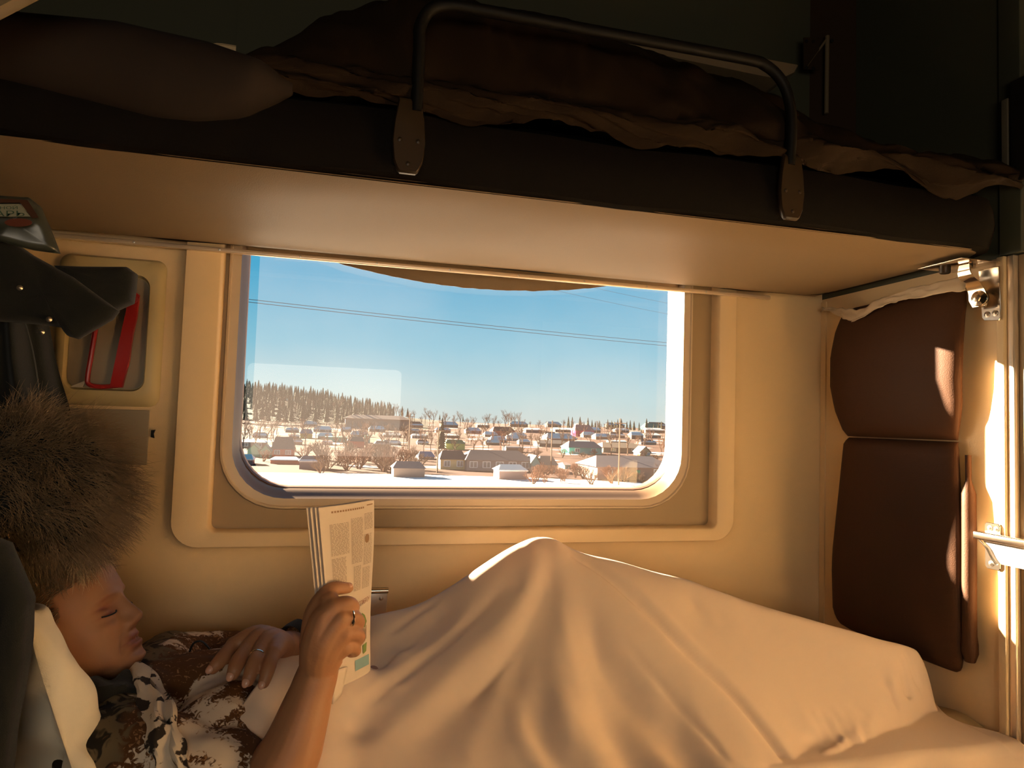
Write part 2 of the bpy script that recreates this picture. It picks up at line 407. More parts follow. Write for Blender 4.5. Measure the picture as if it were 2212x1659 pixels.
# luggage shelf with bracket at the far upper end
m_shelf = mat('shelf_grey', (.16, .12, .07), .45)
ls = thing('luggage_shelf', 'luggage shelf corner with rounded end high above the upper bunk', 'shelf', (.8, -.14, 1.932))
MB().prism([(.45, -.25, 1.945), (.95, -.25, 1.932), (1.0, -.25, 1.932), (1.04, -.25, 1.955), (1.05, -.25, 1.975), (.45, -.25, 1.975)], (0, .225, 0), .004).build('board', m_shelf, ls)
MB().disc((.955, -.2505, 1.952), (0, -1, 0), .0045, .001, 12).build('screw', m_black, ls)
kb = thing('shelf_bracket', 'small triangular steel bracket with a pale strut in the dark upper corner', 'bracket', tuple(atY(1765, 245, -.075)))
q = lambda x, y, Y=-.075: atY(x, y, Y)
MB().prism([q(1735, 82), q(1768, 82), q(1768, 152), q(1735, 150)], (0, -.003, 0)).build('mounting_plate', m_bone, kb, smooth=False)
MB().tube([q(1787, 78), q(1785, 245)], .0058, 10).build('strut', m_shelf, kb)
MB().tube([q(1740, 148), q(1786, 84)], .0032, 8).build('brace', m_shelf, kb)
for x, y in ((1742, 89), (1757, 90), (1742, 146), (1757, 148), (1797, 88)): MB().disc(q(x, y, -.079), (0, -1, 0), .0050, .002, 12).build('screw', m_black, kb)
c8 = [atY(-160, 128, -.75), atY(0, 46, -.75), atY(92, -2, -.75), atY(180, -60, -.75), atY(-160, -120, -.75)]
tag(MB().prism(c8, (0, -.02, 0), .003).build('shelf_edge', m_shelf), 'pale shelf edge cutting across the very top left corner', 'shelf')
# dark fitting on the edge of the partition, upper right
cf = thing('wall_locker', 'dark box fitting on the partition edge at the far upper right', 'locker', (1.37, -.62, 1.62))
MB().box((1.31, -.66, 1.61), (1.42, -.587, 1.80), .006).build('body', m_black, cf)
MB().box((1.300, -.570, 1.64), (1.3095, -.555, 1.788), .002).build('edge_profile', mat('dim_profile', (.12, .10, .07), .4), cf)
MB().box((1.298, -.66, 1.61), (1.3095, -.5755, 1.817), .003).build('door', m_black, cf)

# ------------------------------------------------------------------ foot end: seat back, brackets
sbk = thing('seat_backrest', 'brown leatherette seat back with rounded headrest on the foot end partition', 'backrest', (XP, -.28, .60))
def pad(zs, T, y0, y1, name, sq=2.35):
    b = MB(); cl = []; n = 44
    for z, t, a, c in zip(zs, T, y0, y1):
        L = []
        for k in range(n):
            th = 2*math.pi*k/n; cc, ss = math.cos(th), math.sin(th)
            yy = (a+c)/2+(c-a)/2*np.sign(cc)*abs(cc)**(2/sq)
            xx = XP-.0005-t/2-t/2*np.sign(ss)*abs(ss)**(2/2.6)
            L.append((xx, yy, z))
        cl.append(np.array(L))
    b.loft(cl, True, True); return b.build(name, m_brown, sbk, angle=60)
def rs(keys, z): return np.interp(z, [k[0] for k in keys], [k[1] for k in keys])
zz = 1.090+(1.425-1.090)*(1-np.cos(np.linspace(0, math.pi, 22)))/2
pad(zz, rs([(1.09, .022), (1.105, .040), (1.15, .054), (1.22, .064), (1.30, .064), (1.36, .054), (1.40, .040), (1.42, .026), (1.425, .012)], zz),
    rs([(1.09, -.118), (1.11, -.110), (1.16, -.092), (1.22, -.082), (1.30, -.082), (1.37, -.092), (1.41, -.105), (1.425, -.13)], zz),
    rs([(1.09, -.445), (1.11, -.455), (1.16, -.468), (1.3, -.474), (1.38, -.476), (1.41, -.472), (1.425, -.45)], zz), 'headrest')
zz = .600+(1.087-.600)*(1-np.cos(np.linspace(0, math.pi, 26)))/2
pad(zz, rs([(.60, .020), (.61, .038), (.64, .052), (.75, .060), (.9, .050), (1.0, .042), (1.07, .036), (1.083, .028), (1.087, .018)], zz),
    rs([(.60, -.12), (.61, -.098), (.64, -.088), (.8, -.090), (.95, -.103), (1.07, -.112), (1.087, -.120)], zz),
    rs([(.60, -.44), (.61, -.458), (.64, -.468), (.8, -.470), (.95, -.462), (1.07, -.452), (1.087, -.445)], zz), 'back_pad')
MB().tube(smooth_poly([(XP-.012, -.470, 1.06), (XP-.018, -.477, .9), (XP-.022, -.480, .75), (XP-.018, -.478, .635)], 6), [.006]*3+[.014]*13+[.016]*2+[.010], 12).build('side_roll', m_brown, sbk)

xb = XP-.012
ubk = thing('berth_hinge', 'polished steel hinge bracket carrying the upper bunk at the partition post', 'bracket', (xb, -.52, 1.33))
pl = MB().prism([(xb-.001, y, z) for y, z in ((-.500, 1.448), (-.546, 1.448), (-.5485, 1.342), (-.545, 1.336), (-.513, 1.340), (-.508, 1.346))], (-.004, 0, 0), .0015).build('mounting_plate', m_chrome, ubk)
tp = MB().box((xb-.10, -.548, 1.4545), (xb-.004, -.44, 1.4575), .001).build('top_plate', m_chrome, ubk)
arm = MB()
A = smooth_poly([(-.055, 1.452), (-.056, 1.437), (-.050, 1.426), (-.036, 1.416), (-.024, 1.400), (-.020, 1.384), (-.018, 1.368)], 5)
fr_ = []; 
W0 = np.interp(np.linspace(0, 1, len(A)), [0, .3, .6, .85, 1], [.012, .016, .018, .021, .014])
L = []
for (dx, z), wv in zip(A, W0):
    L.append([(xb+dx-.004, -.515+wv, z), (xb+dx-.004, -.515-wv, z), (xb+dx, -.515-wv, z-.002), (xb+dx, -.515+wv, z-.002)])
arm.loft(L, True, True); arm.build('swing_arm', m_chrome, ubk, angle=30)
MB().disc((xb-.022, -.520, 1.384), (-1, -.25, 0), .0165, .008, 24, .003).build('pivot_bolt', m_chrome, ubk)
MB().disc((xb-.030, -.520, 1.384), (-1, -.25, 0), .008, .006, 6, .002).build('bolt_head', m_steel, ubk)
for y in (-.520, -.538): MB().disc((xb-.005, y, 1.352), (-1, 0, 0), .0062, .002, 16, .002).build('screw', m_steel, ubk)
MB().disc((xb-.060, -.470, 1.4545), (0, 0, -1), .011, .012, 18).build('rubber_stop', m_bone, ubk)
MB().disc((xb-.045, -.520, 1.4545), (0, 0, -1), .008, .010, 6).build('hex_nut', m_chrome, ubk)

lbk = thing('table_bracket', 'steel support bracket screwed to the sunlit partition post beside the backrest', 'bracket', (xb, -.53, .83))
MB().prism([(xb-.001, y, z) for y, z in ((-.5115, .923), (-.515, .9265), (-.541, .9265), (-.545, .921), (-.545, .838), (-.541, .8335), (-.516, .8335), (-.512, .838))], (-.0035, 0, 0), .001).build('mounting_plate', m_chrome, lbk)
MB().box((xb-.030, -.640, .892), (xb-.005, -.505, .908), .0035).build('support_bar', m_chrome, lbk)
MB().prism([(xb-.012, y, z) for y, z in ((-.512, .893), (-.532, .878), (-.545, .858), (-.556, .850), (-.66, .850), (-.66, .893))], (-.004, 0, 0), .001).build('gusset', m_steel, lbk)
MB().tube(smooth_poly([(xb-.020, -.510, .892), (xb-.020, -.528, .878), (xb-.020, -.540, .860), (xb-.020, -.552, .849)], 5), .0022, 8).build('spring_rod', m_chrome, lbk)
for y, z in ((-.523, .915), (-.537, .915), (-.526, .845)): MB().disc((xb-.004, y, z), (-1, 0, 0), .0060, .0015, 16, .003).build('screw', m_steel, lbk)

# crumpled corner of white sheet poking out below the bunk at the foot end
def cloth_strip(name, P0, P1, nu, nv, amp, seed, m, sag=.0, thick=.0015):
    V = []
    P0 = smooth_poly(P0, 8); P1 = smooth_poly(P1, 8)
    for i in range(len(P0)):
        for j in range(nv):
            t = j/(nv-1); p = P0[i]*(1-t)+P1[i]*t
            q = Vector((i*.35+seed, t*2.2, seed)); d = pnoise(q)
            p = p+np.array([pnoise(q+Vector((7, 0, 0)))*amp*.5, -abs(d)*amp*1.2-sag*math.sin(t*math.pi), pnoise(q+Vector((0, 9, 0)))*amp*.6]); V.append(p)
    Fc = [(i*nv+j, i*nv+j+1, (i+1)*nv+j+1, (i+1)*nv+j) for i in range(len(P0)-1) for j in range(nv-1)]
    o = mk(name, V, Fc, m)
    sf = o.modifiers.new('thickness', 'SOLIDIFY'); sf.thickness = thick
    return o
a = [atX(1772, 672, XP-.03), atX(1808, 664, XP-.03), atX(1850, 668, XP-.04), atX(1900, 645, XP-.05), atX(1945, 630, XP-.055), atX(2005, 612, XP-.055), atX(2075, 596, XP-.055)]
b = [atX(1772, 664, XP-.03), atX(1806, 680, XP-.03), atX(1842, 694, XP-.045), atX(1898, 664, XP-.06), atX(1945, 650, XP-.065), atX(2005, 638, XP-.070), atX(2085, 626, XP-.070)]
m_cloth2 = mat('dull_white_cloth', (.55, .43, .29), .85, bump=.2, bscale=500)
a = [np.array([q[0], q[1], min(q[2], 1.458)]) for q in a]
o = cloth_strip('sheet_corner', a, b, 0, 12, .012, 3.3, m_cloth2)
tag(o, 'crumpled white sheet edge squeezed between the upper bunk and the brown backrest', 'sheet')

# sagging cloth seen through the window top
a = [(x, .050, 1.78) for x in np.linspace(-.235, .935, 19)]
b = [(x, .056, 1.478-.046*max(0, math.sin((i-3)/12*math.pi))**.8*(3 <= i <= 15)) for i, x in enumerate(np.linspace(-.235, .935, 19))]
o = cloth_strip('window_blind', a, b, 0, 10, .003, 8.1, m_berth)
tag(o, 'pulled-up beige blind sagging in a shallow curve at the top of the window', 'blind')

# latch under the window
lt = thing('wall_latch', 'small steel latch plate on the wall below the window beside the newspaper', 'latch', (.13, -.02, .65))
MB().box((.070, -.0062, .630), (.147, -.0005, .700), .001).build('plate', m_steel, lt)
MB().tube([(.072, -.012, .703), (.148, -.012, .703)], .0065, 14).build('rolled_edge', m_chrome, lt)
MB().disc((.133, -.0062, .684), (0, -1, 0), .0050, .001, 16, .0015).build('screw', m_steel, lt)

# ------------------------------------------------------------------ head end wall: hammer niche, flap
hb = thing('emergency_hammer_niche', 'moulded wall niche with rounded cream surround, half hidden by the coat', 'niche', (-.455, -.02, 1.105))
nbm = MB()
cl = [rrect(-.566, -.358, 1.106, 1.426, .022, -.0005), rrect(-.560, -.364, 1.112, 1.420, .026, -.014), rrect(-.548, -.378, 1.128, 1.400, .030, -.0185), rrect(-.542, -.386, 1.138, 1.388, .026, -.018), rrect(-.538, -.390, 1.142, 1.384, .024, -.0035)]
nbm.loft(cl, True, True); nbm.build('surround', mat('niche_surround', (.46, .36, .18), .4), hb, angle=50)
MB().prism(rrect(-.537, -.391, 1.143, 1.383, .023, -.0055), (0, .001, 0)).build('back_plate', m_grey, hb)
em = thing('emergency_tool', 'red plastic emergency release tool clipped inside the wall niche', 'emergency tool', (-.46, -.012, 1.14))
MB().prism([(x, -.008, z) for x, z in ((-.452, 1.146), (-.428, 1.146), (-.418, 1.20), (-.414, 1.26), (-.408, 1.30), (-.406, 1.345), (-.418, 1.355), (-.427, 1.33), (-.440, 1.24))], (0, -.012, 0), .003).build('handle', m_red, em)
MB().tube(smooth_poly([(-.436, -.013, 1.150), (-.47, -.013, 1.146), (-.492, -.013, 1.150), (-.496, -.013, 1.165), (-.492, -.013, 1.21), (-.486, -.013, 1.28)], 5), .005, 10).build('hoop', m_red, em)
MB().disc((-.415, -.020, 1.335), (0, -1, 0), .008, .003, 16).build('pin', m_red, em)
MB().prism([(x, -.007, z) for x, z in ((-.530, 1.143), (-.500, 1.158), (-.505, 1.143))], (0, -.003, 0)).build('paper_tag', m_paper, em)
fl = thing('wall_flap', 'flat grey access flap in the wall under the red tool niche', 'flap', (-.45, -.008, .98))
MB().box((-.535, -.006, .982), (-.375, -.0005, 1.099), .0015).build('panel', m_grey, fl)
MB().box((-.520, -.0085, .990), (-.404, -.0063, 1.040), .001).build('inset', m_grey, fl)
lk = MB().prism([(x, -.001, z) for x, z in ((-.370, 1.042), (-.363, 1.040), (-.365, 1.049), (-.362, 1.058), (-.370, 1.057))], (0, -.006, 0)).build('flap_catch', m_black)
tag(lk, 'tiny black catch on the wall at the right of the grey flap', 'catch')

# ------------------------------------------------------------------ lower bunk
lb = thing('lower_berth', 'lower bunk with mattress running below the window to the partition', 'bunk bed', (.33, -.29, .001))
MB().box((-.66, -.575, .12), (1.318, -.024, .43), .01).build('base', m_brown, lb)
mm = MB()
us = np.linspace(-.66, 1.316, 120); vs = np.linspace(-.590, -.022, 40)
def top(u, v):
    e = min(1, (v+.590)/.03)*1.0
    z = .512+.004*pnoise(Vector((u*4, v*5, 0)))-.03*(1-min(1, e))**2
    z += .006*sstep(1.0, 1.2, u)*math.sin(v*40+pnoise(Vector((u*3, v*3, 3)))*4)
    return (u, v, z)
V, Fc = grid(top, us, vs); mm.add(V, Fc); mm.add([(x, y, .432) for x, y, z in V], [f[::-1] for f in Fc])
n_, k_ = len(us), len(vs); N = n_*k_
mm.F += [(i, i+N, i+1+N, i+1) for i in range(n_-1)] + [((k_-1)*n_+i+1, (k_-1)*n_+i+1+N, (k_-1)*n_+i+N, (k_-1)*n_+i) for i in range(n_-1)]
mm.F += [((j+1)*n_, (j+1)*n_+N, j*n_+N, j*n_) for j in range(k_-1)] + [(j*n_+n_-1, j*n_+n_-1+N, (j+1)*n_+n_-1+N, (j+1)*n_+n_-1) for j in range(k_-1)]
mm.build('mattress', m_matt, lb)

# blanket sheet over the raised knee and the feet
K = np.array([.433, -.30, .868])
def cline(pts, step=.014):
    P = np.array([atY(*q) if abs(q[0]) > 3 else np.array(q) for q in pts]); P = smooth_poly(P, 14); out = [P[0]]
    for p in P[1:]:
        if np.linalg.norm(p-out[-1]) > step: out.append(p)
    return out
CP = []
# crest towards the feet, crest towards the lap, apex
CP += cline([(1130, 1175, -.292), (1150, 1167, -.296), (1176, 1164, -.300), (1206, 1170, -.304), (1247, 1196, -.308), (1342, 1217, -.312), (1502, 1265, -.325), (1661, 1317, -.340), (1821, 1359, -.360), (1948, 1391, -.385), (1982, 1405, -.400)])
CP += cline([(1118, 1181, -.292), (1081, 1201, -.288), (991, 1259, -.280), (960, 1278, -.275), (896, 1308, -.262), (800, 1330, -.245), (740, 1345, -.235)])
# left light ridge and the hollows on both sides of it
CP += cline([(1176, 1200, -.322), (1132, 1291, -.357), (1068, 1386, -.393), (991, 1450, -.420), (915, 1514, -.458), (826, 1591, -.510), (765, 1645, -.552)])
CP += cline([(1120, 1262, -.335), (1030, 1362, -.367), (930, 1440, -.402), (850, 1505, -.442), (760, 1590, -.500)])
CP += cline([(1192, 1260, -.341), (1150, 1350, -.375), (1090, 1440, -.413), (1010, 1510, -.450), (920, 1590, -.505)])
CP += cline([(960, 1330, -.305), (880, 1385, -.325), (800, 1450, -.360)], .03)
# sharp valley to the lower right with its lit crest on the left side
CP += cline([(1200, 1190, -.320), (1262, 1268, -.356), (1348, 1352, -.402), (1444, 1442, -.450), (1540, 1520, -.496), (1615, 1590, -.541), (1662, 1655, -.580)], .010)
# front of the tent
CP += cline([(1215, 1300, -.366), (1225, 1420, -.428), (1225, 1540, -.500), (1225, 1650, -.575)], .03)
CP += cline([(1300, 1370, -.398), (1390, 1470, -.452), (1470, 1560, -.508), (1540, 1645, -.570)], .014)
CP += cline([(1290, 1395, -.400), (1372, 1500, -.455), (1440, 1590, -.512), (1480, 1650, -.558)], .014)
CP += cline([(1080, 1500, -.452), (1040, 1580, -.512), (1010, 1650, -.565)], .03)
# plane below the foot crest, pocket
CP += cline([(1500, 1310, -.352), (1660, 1370, -.380), (1820, 1415, -.405)], .05)
CP += cline([(1620, 1420, -.425), (1720, 1465, -.445), (1830, 1480, -.450)], .05)
CP += cline([(1740, 1545, -.498), (1800, 1540, -.488)], .03)
CP += cline([(1745, 1605, -.526), (1800, 1590, -.512)], .02)
# folds at the feet
CP += cline([(1984, 1408, -.402), (1935, 1478, -.444), (1885, 1566, -.498), (1822, 1612, -.536), (1750, 1655, -.568)], .010)
CP += cline([(1985, 1450, -.406), (1950, 1508, -.436), (1905, 1562, -.470)], .012)
CP += cline([(2011, 1470, -.415), (1952, 1530, -.462), (1895, 1588, -.506), (1850, 1630, -.540)], .012)
CP += cline([(2009, 1450, -.405), (2016, 1478, -.414), (2006, 1520, -.432), (2000, 1560, -.450), (1995, 1610, -.478)], .014)
# lap and the far side
for q in ((-.14, -.42, .700), (-.08, -.40, .704), (-.02, -.39, .702), (.05, -.37, .690), (.14, -.35, .676), (-.12, -.55, .640), (-.05, -.57, .615), (.03, -.55, .600), (-.02, -.48, .675), (.05, -.46, .650), (.12, -.42, .650),
          (-.05, -.28, .690), (.05, -.26, .672), (.0, -.16, .610), (.1, -.16, .615), (.25, -.17, .665), (.33, -.18, .74), (.45, -.19, .770), (.6, -.19, .730), (.85, -.20, .655), (1.1, -.22, .590), (1.25, -.25, .545), (1.27, -.33, .56),
          (0, -.05, .55), (.3, -.05, .56), (.6, -.05, .56), (.9, -.05, .55), (1.25, -.05, .525), (-.15, -.61, .59), (0, -.62, .555), (.15, -.62, .53), (.3, -.62, .525), (.45, -.62, .525), (.6, -.62, .52), (.75, -.62, .515), (.9, -.62, .51), (1.05, -.62, .515), (1.2, -.60, .52), (1.28, -.52, .52), (1.285, -.42, .525)):
    CP.append(np.array(q))
CP = np.array(CP)
# drop near-duplicates
keep = []
for i, p in enumerate(CP):
    if all(math.hypot(p[0]-CP[j][0], p[1]-CP[j][1]) > .006 for j in keep): keep.append(i)
CP = CP[keep]; C_ = .006
_D = np.sqrt((CP[:, None, 0]-CP[None, :, 0])**2+(CP[:, None, 1]-CP[None, :, 1])**2+C_**2)
_A = np.zeros((len(CP)+1,)*2); _A[:-1, :-1] = _D-np.eye(len(CP))*.002; _A[-1, :-1] = 1; _A[:-1, -1] = 1
_w = np.linalg.solve(_A, np.append(CP[:, 2], 0))
def groove(pts, depth, w):
    P = smooth_poly([atY(*q) for q in pts], 24); n = len(P); t = np.linspace(0, 1, n)
    return np.column_stack([P[:, 0], P[:, 1], depth*np.minimum(1, t*6+.15)*np.minimum(1, (1-t)*6+.3), np.full(n, w)])
GRV = [groove([(1226, 1196, -.310), (1285, 1254, -.328), (1374, 1331, -.372), (1470, 1420, -.422), (1566, 1497, -.470), (1642, 1567, -.520), (1693, 1629, -.560), (1722, 1665, -.585)], .017, .0095),
       groove([(1247, 1210, -.320), (1330, 1270, -.345), (1430, 1350, -.390), (1530, 1440, -.440)], -.004, .012),
       groove([(1190, 1215, -.330), (1150, 1320, -.365), (1100, 1410, -.400), (1020, 1500, -.448)], .006, .008),
       groove([(1110, 1240, -.322), (1000, 1350, -.352), (880, 1450, -.400), (780, 1540, -.460)], .007, .010),
       groove([(1984, 1412, -.404), (1935, 1480, -.446), (1885, 1568, -.500), (1822, 1614, -.538), (1750, 1657, -.570)], -.010, .011),
       groove([(1972, 1420, -.410), (1915, 1490, -.455), (1862, 1565, -.505), (1800, 1600, -.535)], -.0, .010),
       groove([(2010, 1474, -.418), (1955, 1530, -.464), (1900, 1586, -.508), (1850, 1632, -.545)], -.009, .010),
       groove([(1995, 1460, -.415), (1940, 1520, -.458), (1890, 1575, -.500)], .006, .011),
       groove([(1340, 1400, -.410), (1440, 1500, -.470), (1520, 1590, -.530), (1570, 1650, -.575)], .006, .007),
       groove([(840, 1370, -.300), (900, 1330, -.285), (950, 1295, -.280)], .005, .007),
       groove([(900, 1400, -.330), (850, 1440, -.350), (800, 1490, -.385)], .005, .008)]
def sheet_z(x, y):
    z = float(np.sqrt((CP[:, 0]-x)**2+(CP[:, 1]-y)**2+C_**2)@_w[:-1]+_w[-1])
    dx, dy = x-K[0], y-K[1]; rr = math.hypot(dx, dy); th = math.atan2(dy, dx)
    z += .0016*sstep(.06, .25, rr)*math.sin(th*21+1.2*pnoise(Vector((x*3, y*3, 2))))
    for gv in GRV:
        dg = (gv[:, 0]-x)**2+(gv[:, 1]-y)**2; j = dg.argmin(); z -= gv[j, 2]*math.exp(-dg[j]/gv[j, 3]**2)
    fr = sstep(-.43, -.52, y)*sstep(.30, .36, x)*(1-sstep(.58, .70, x))
    z += .010*fr*math.sin(x*62+5*pnoise(Vector((x*2.2, y*4, 6))))
    pk = math.exp(-((x-.97)/.07)**2-((y+.525)/.035)**2)
    z += .012*pk*pnoise(Vector((x*45, y*45, 4)))
    z += .0018*pnoise(Vector((x*14, y*14, 1)))
    return z
def make_sheet():
    us = np.linspace(0, 1, 420); vs = np.linspace(0, 1, 210); V = []
    for v in vs:
        for u in us:
            # slanted left hem across the lap, right hem past the toes
            yv = -.615+.575*v
            xl = -.135+.10*sstep(-.60, -.34, yv)+.16*sstep(-.34, -.05, yv)
            xr = 1.285+.02*math.sin(yv*30)
            x = xl+(xr-xl)*u; y = yv
            z = sheet_z(x, y)
            base = .522
            z = max(z, base+.004*pnoise(Vector((x*9, y*9, 0)))) if z < base+.02 else z
            if x > 1.262: z -= (x-1.262)*1.6
            z = max(z, .520+.003*abs(pnoise(Vector((x*22, y*22, 9)))))
            if v < .06:  # hangs over the front edge
                t = 1-v/.06; y = -.598-.008*math.sin(t*2)-.004*math.sin(x*40); z = z*(1-t)+(z-.30)*t*.5+z*t*.5
            V.append((x, y, z))
    n = len(us)
    Fc = [(j*n+i, j*n+i+1, (j+1)*n+i+1, (j+1)*n+i) for j in range(len(vs)-1) for i in range(n-1)]
    o = mk('bed_sheet', V, Fc, m_sheet)
    m_ = o.modifiers.new('smooth', 'SMOOTH'); m_.iterations = 1; m_.factor = .5
    m_ = o.modifiers.new('thickness', 'SOLIDIFY'); m_.thickness = .0012
    tag(o, 'white cotton sheet tented over the raised knee and the feet', 'sheet')
make_sheet()

# ------------------------------------------------------------------ opposite bay (behind the camera): two benches
for k, x in enumerate((-.55, 1.05)):
    t = thing('lower_bench', 'opposite bay bench, out of the picture', 'bench', (x, -2.0, .001))
    if k == 0: t['label'] = 'brown bench in the opposite bay on the head side, outside the picture'
    else: t['label'] = 'brown bench in the opposite bay on the foot side, outside the picture'
    MB().box((x-.29, -2.70, .05), (x+.29, -1.05, .40), .01).build('base', m_brown, t)
    MB().box((x-.30, -2.71, .401), (x+.30, -1.03, .47), .02).build('mattress', m_pillow, t)  # unseen pale bedding, added to bounce sunlight back across the aisle

# ------------------------------------------------------------------ soft-body tools
def capsule(P, R, seg=14, sq=1.0):
    """closed tapered capsule chain with rounded ends"""
    P = np.asarray(P, float); R = np.asarray(R, float)
    if len(P) > 2:
        t = np.linspace(0, len(P)-1, (len(P)-1)*5+1); R = np.interp(t, range(len(R)), R); P = smooth_poly(P, 5)
    d0 = (P[0]-P[1])/np.linalg.norm(P[0]-P[1]); d1 = (P[-1]-P[-2])/np.linalg.norm(P[-1]-P[-2])
    a = [math.radians(q) for q in (85, 65, 45, 22)]
    P2 = [P[0]+d0*R[0]*math.sin(q) for q in a]+list(P)+[P[-1]+d1*R[-1]*math.sin(q) for q in a[::-1]]
    R2 = [R[0]*math.cos(q) for q in a]+list(R)+[R[-1]*math.cos(q) for q in a[::-1]]
    m = MB(); m.tube(P2, R2, seg); return np.concatenate(m.V), m.F
def ellipsoid(c, r, ax=None, nu=32, nv=20):
    c = np.array(c, float); A = np.eye(3) if ax is None else np.array(ax, float)
    V = []; 
    for j in range(1, nv):
        p = math.pi*j/nv
        for i in range(nu):
            t = 2*math.pi*i/nu; q = np.array([math.sin(p)*math.cos(t)*r[0], math.sin(p)*math.sin(t)*r[1], math.cos(p)*r[2]]); V.append(c+A.T@q)
    V.append(c+A.T@np.array([0, 0, r[2]])); V.append(c-A.T@np.array([0, 0, r[2]])); N = len(V)
    Fc = [((j)*nu+i, (j+1)*nu+i, (j+1)*nu+(i+1) % nu, j*nu+(i+1) % nu) for j in range(nv-2) for i in range(nu)]
    Fc += [(N-2, i, (i+1) % nu) for i in range(nu)]+[(N-1, (nv-2)*nu+(i+1) % nu, (nv-2)*nu+i) for i in range(nu)]
    return V, Fc
def fuse(pieces, voxel, smooth=4, fac=.5):
    m = MB()
    for V, Fc in pieces: m.add(V, Fc)
    me = bpy.data.meshes.new('tmp'); me.from_pydata(np.concatenate(m.V).tolist(), [], m.F)
    bm = bmesh.new(); bm.from_mesh(me); bmesh.ops.recalc_face_normals(bm, faces=bm.faces); bm.to_mesh(me); bm.free()
    o = bpy.data.objects.new('tmp', me); COL.objects.link(o)
    r = o.modifiers.new('r', 'REMESH'); r.mode = 'VOXEL'; r.voxel_size = voxel
    if smooth: s = o.modifiers.new('s', 'SMOOTH'); s.iterations = smooth; s.factor = fac
    dg = bpy.context.evaluated_depsgraph_get(); dg.update(); e = o.evaluated_get(dg).to_mesh()
    V = np.empty(len(e.vertices)*3); e.vertices.foreach_get('co', V); V = V.reshape(-1, 3); Fc = [tuple(p.vertices) for p in e.polygons]
    N = np.empty(len(e.vertices)*3); e.vertices.foreach_get('normal', N); N = N.reshape(-1, 3)
    o.evaluated_get(dg).to_mesh_clear(); bpy.data.objects.remove(o); bpy.data.meshes.remove(me)
    return V, Fc, N
def strands(name, roots, dirs, lens, width, droop, m, parent=None, seg=4, curl=.25, seed=0):
    R = np.random.RandomState(seed); roots = np.asarray(roots); dirs = np.asarray(dirs); n = len(roots)
    P = roots.copy(); d = dirs/np.linalg.norm(dirs, axis=1)[:, None]; rings = []
    side = np.cross(d, R.randn(n, 3)); side /= np.linalg.norm(side, axis=1)[:, None]; s2 = np.cross(d, side)
    cv = R.randn(n, 3)*curl
    for k in range(seg+1):
        w = width*(1-.85*k/seg)
        rings.append(np.stack([P+side*w, P-side*w*.5+s2*w*.87, P-side*w*.5-s2*w*.87], 1))
        P = P+d*(lens/seg)[:, None]; d = d+np.asarray(droop)/seg+cv/seg; d /= np.linalg.norm(d, axis=1)[:, None]
    V = np.stack(rings, 1).reshape(-1, 3)     # n, seg+1, 3
    base = (np.arange(n)*(seg+1)*3)[:, None]
    q = []
    for k in range(seg):
        for a in range(3):
            b = (a+1) % 3; q.append(np.stack([base[:, 0]+k*3+a, base[:, 0]+k*3+b, base[:, 0]+(k+1)*3+b, base[:, 0]+(k+1)*3+a], 1))
    Fc = np.concatenate(q).tolist()
    return mk(name, V, Fc, m, parent, smooth=True)

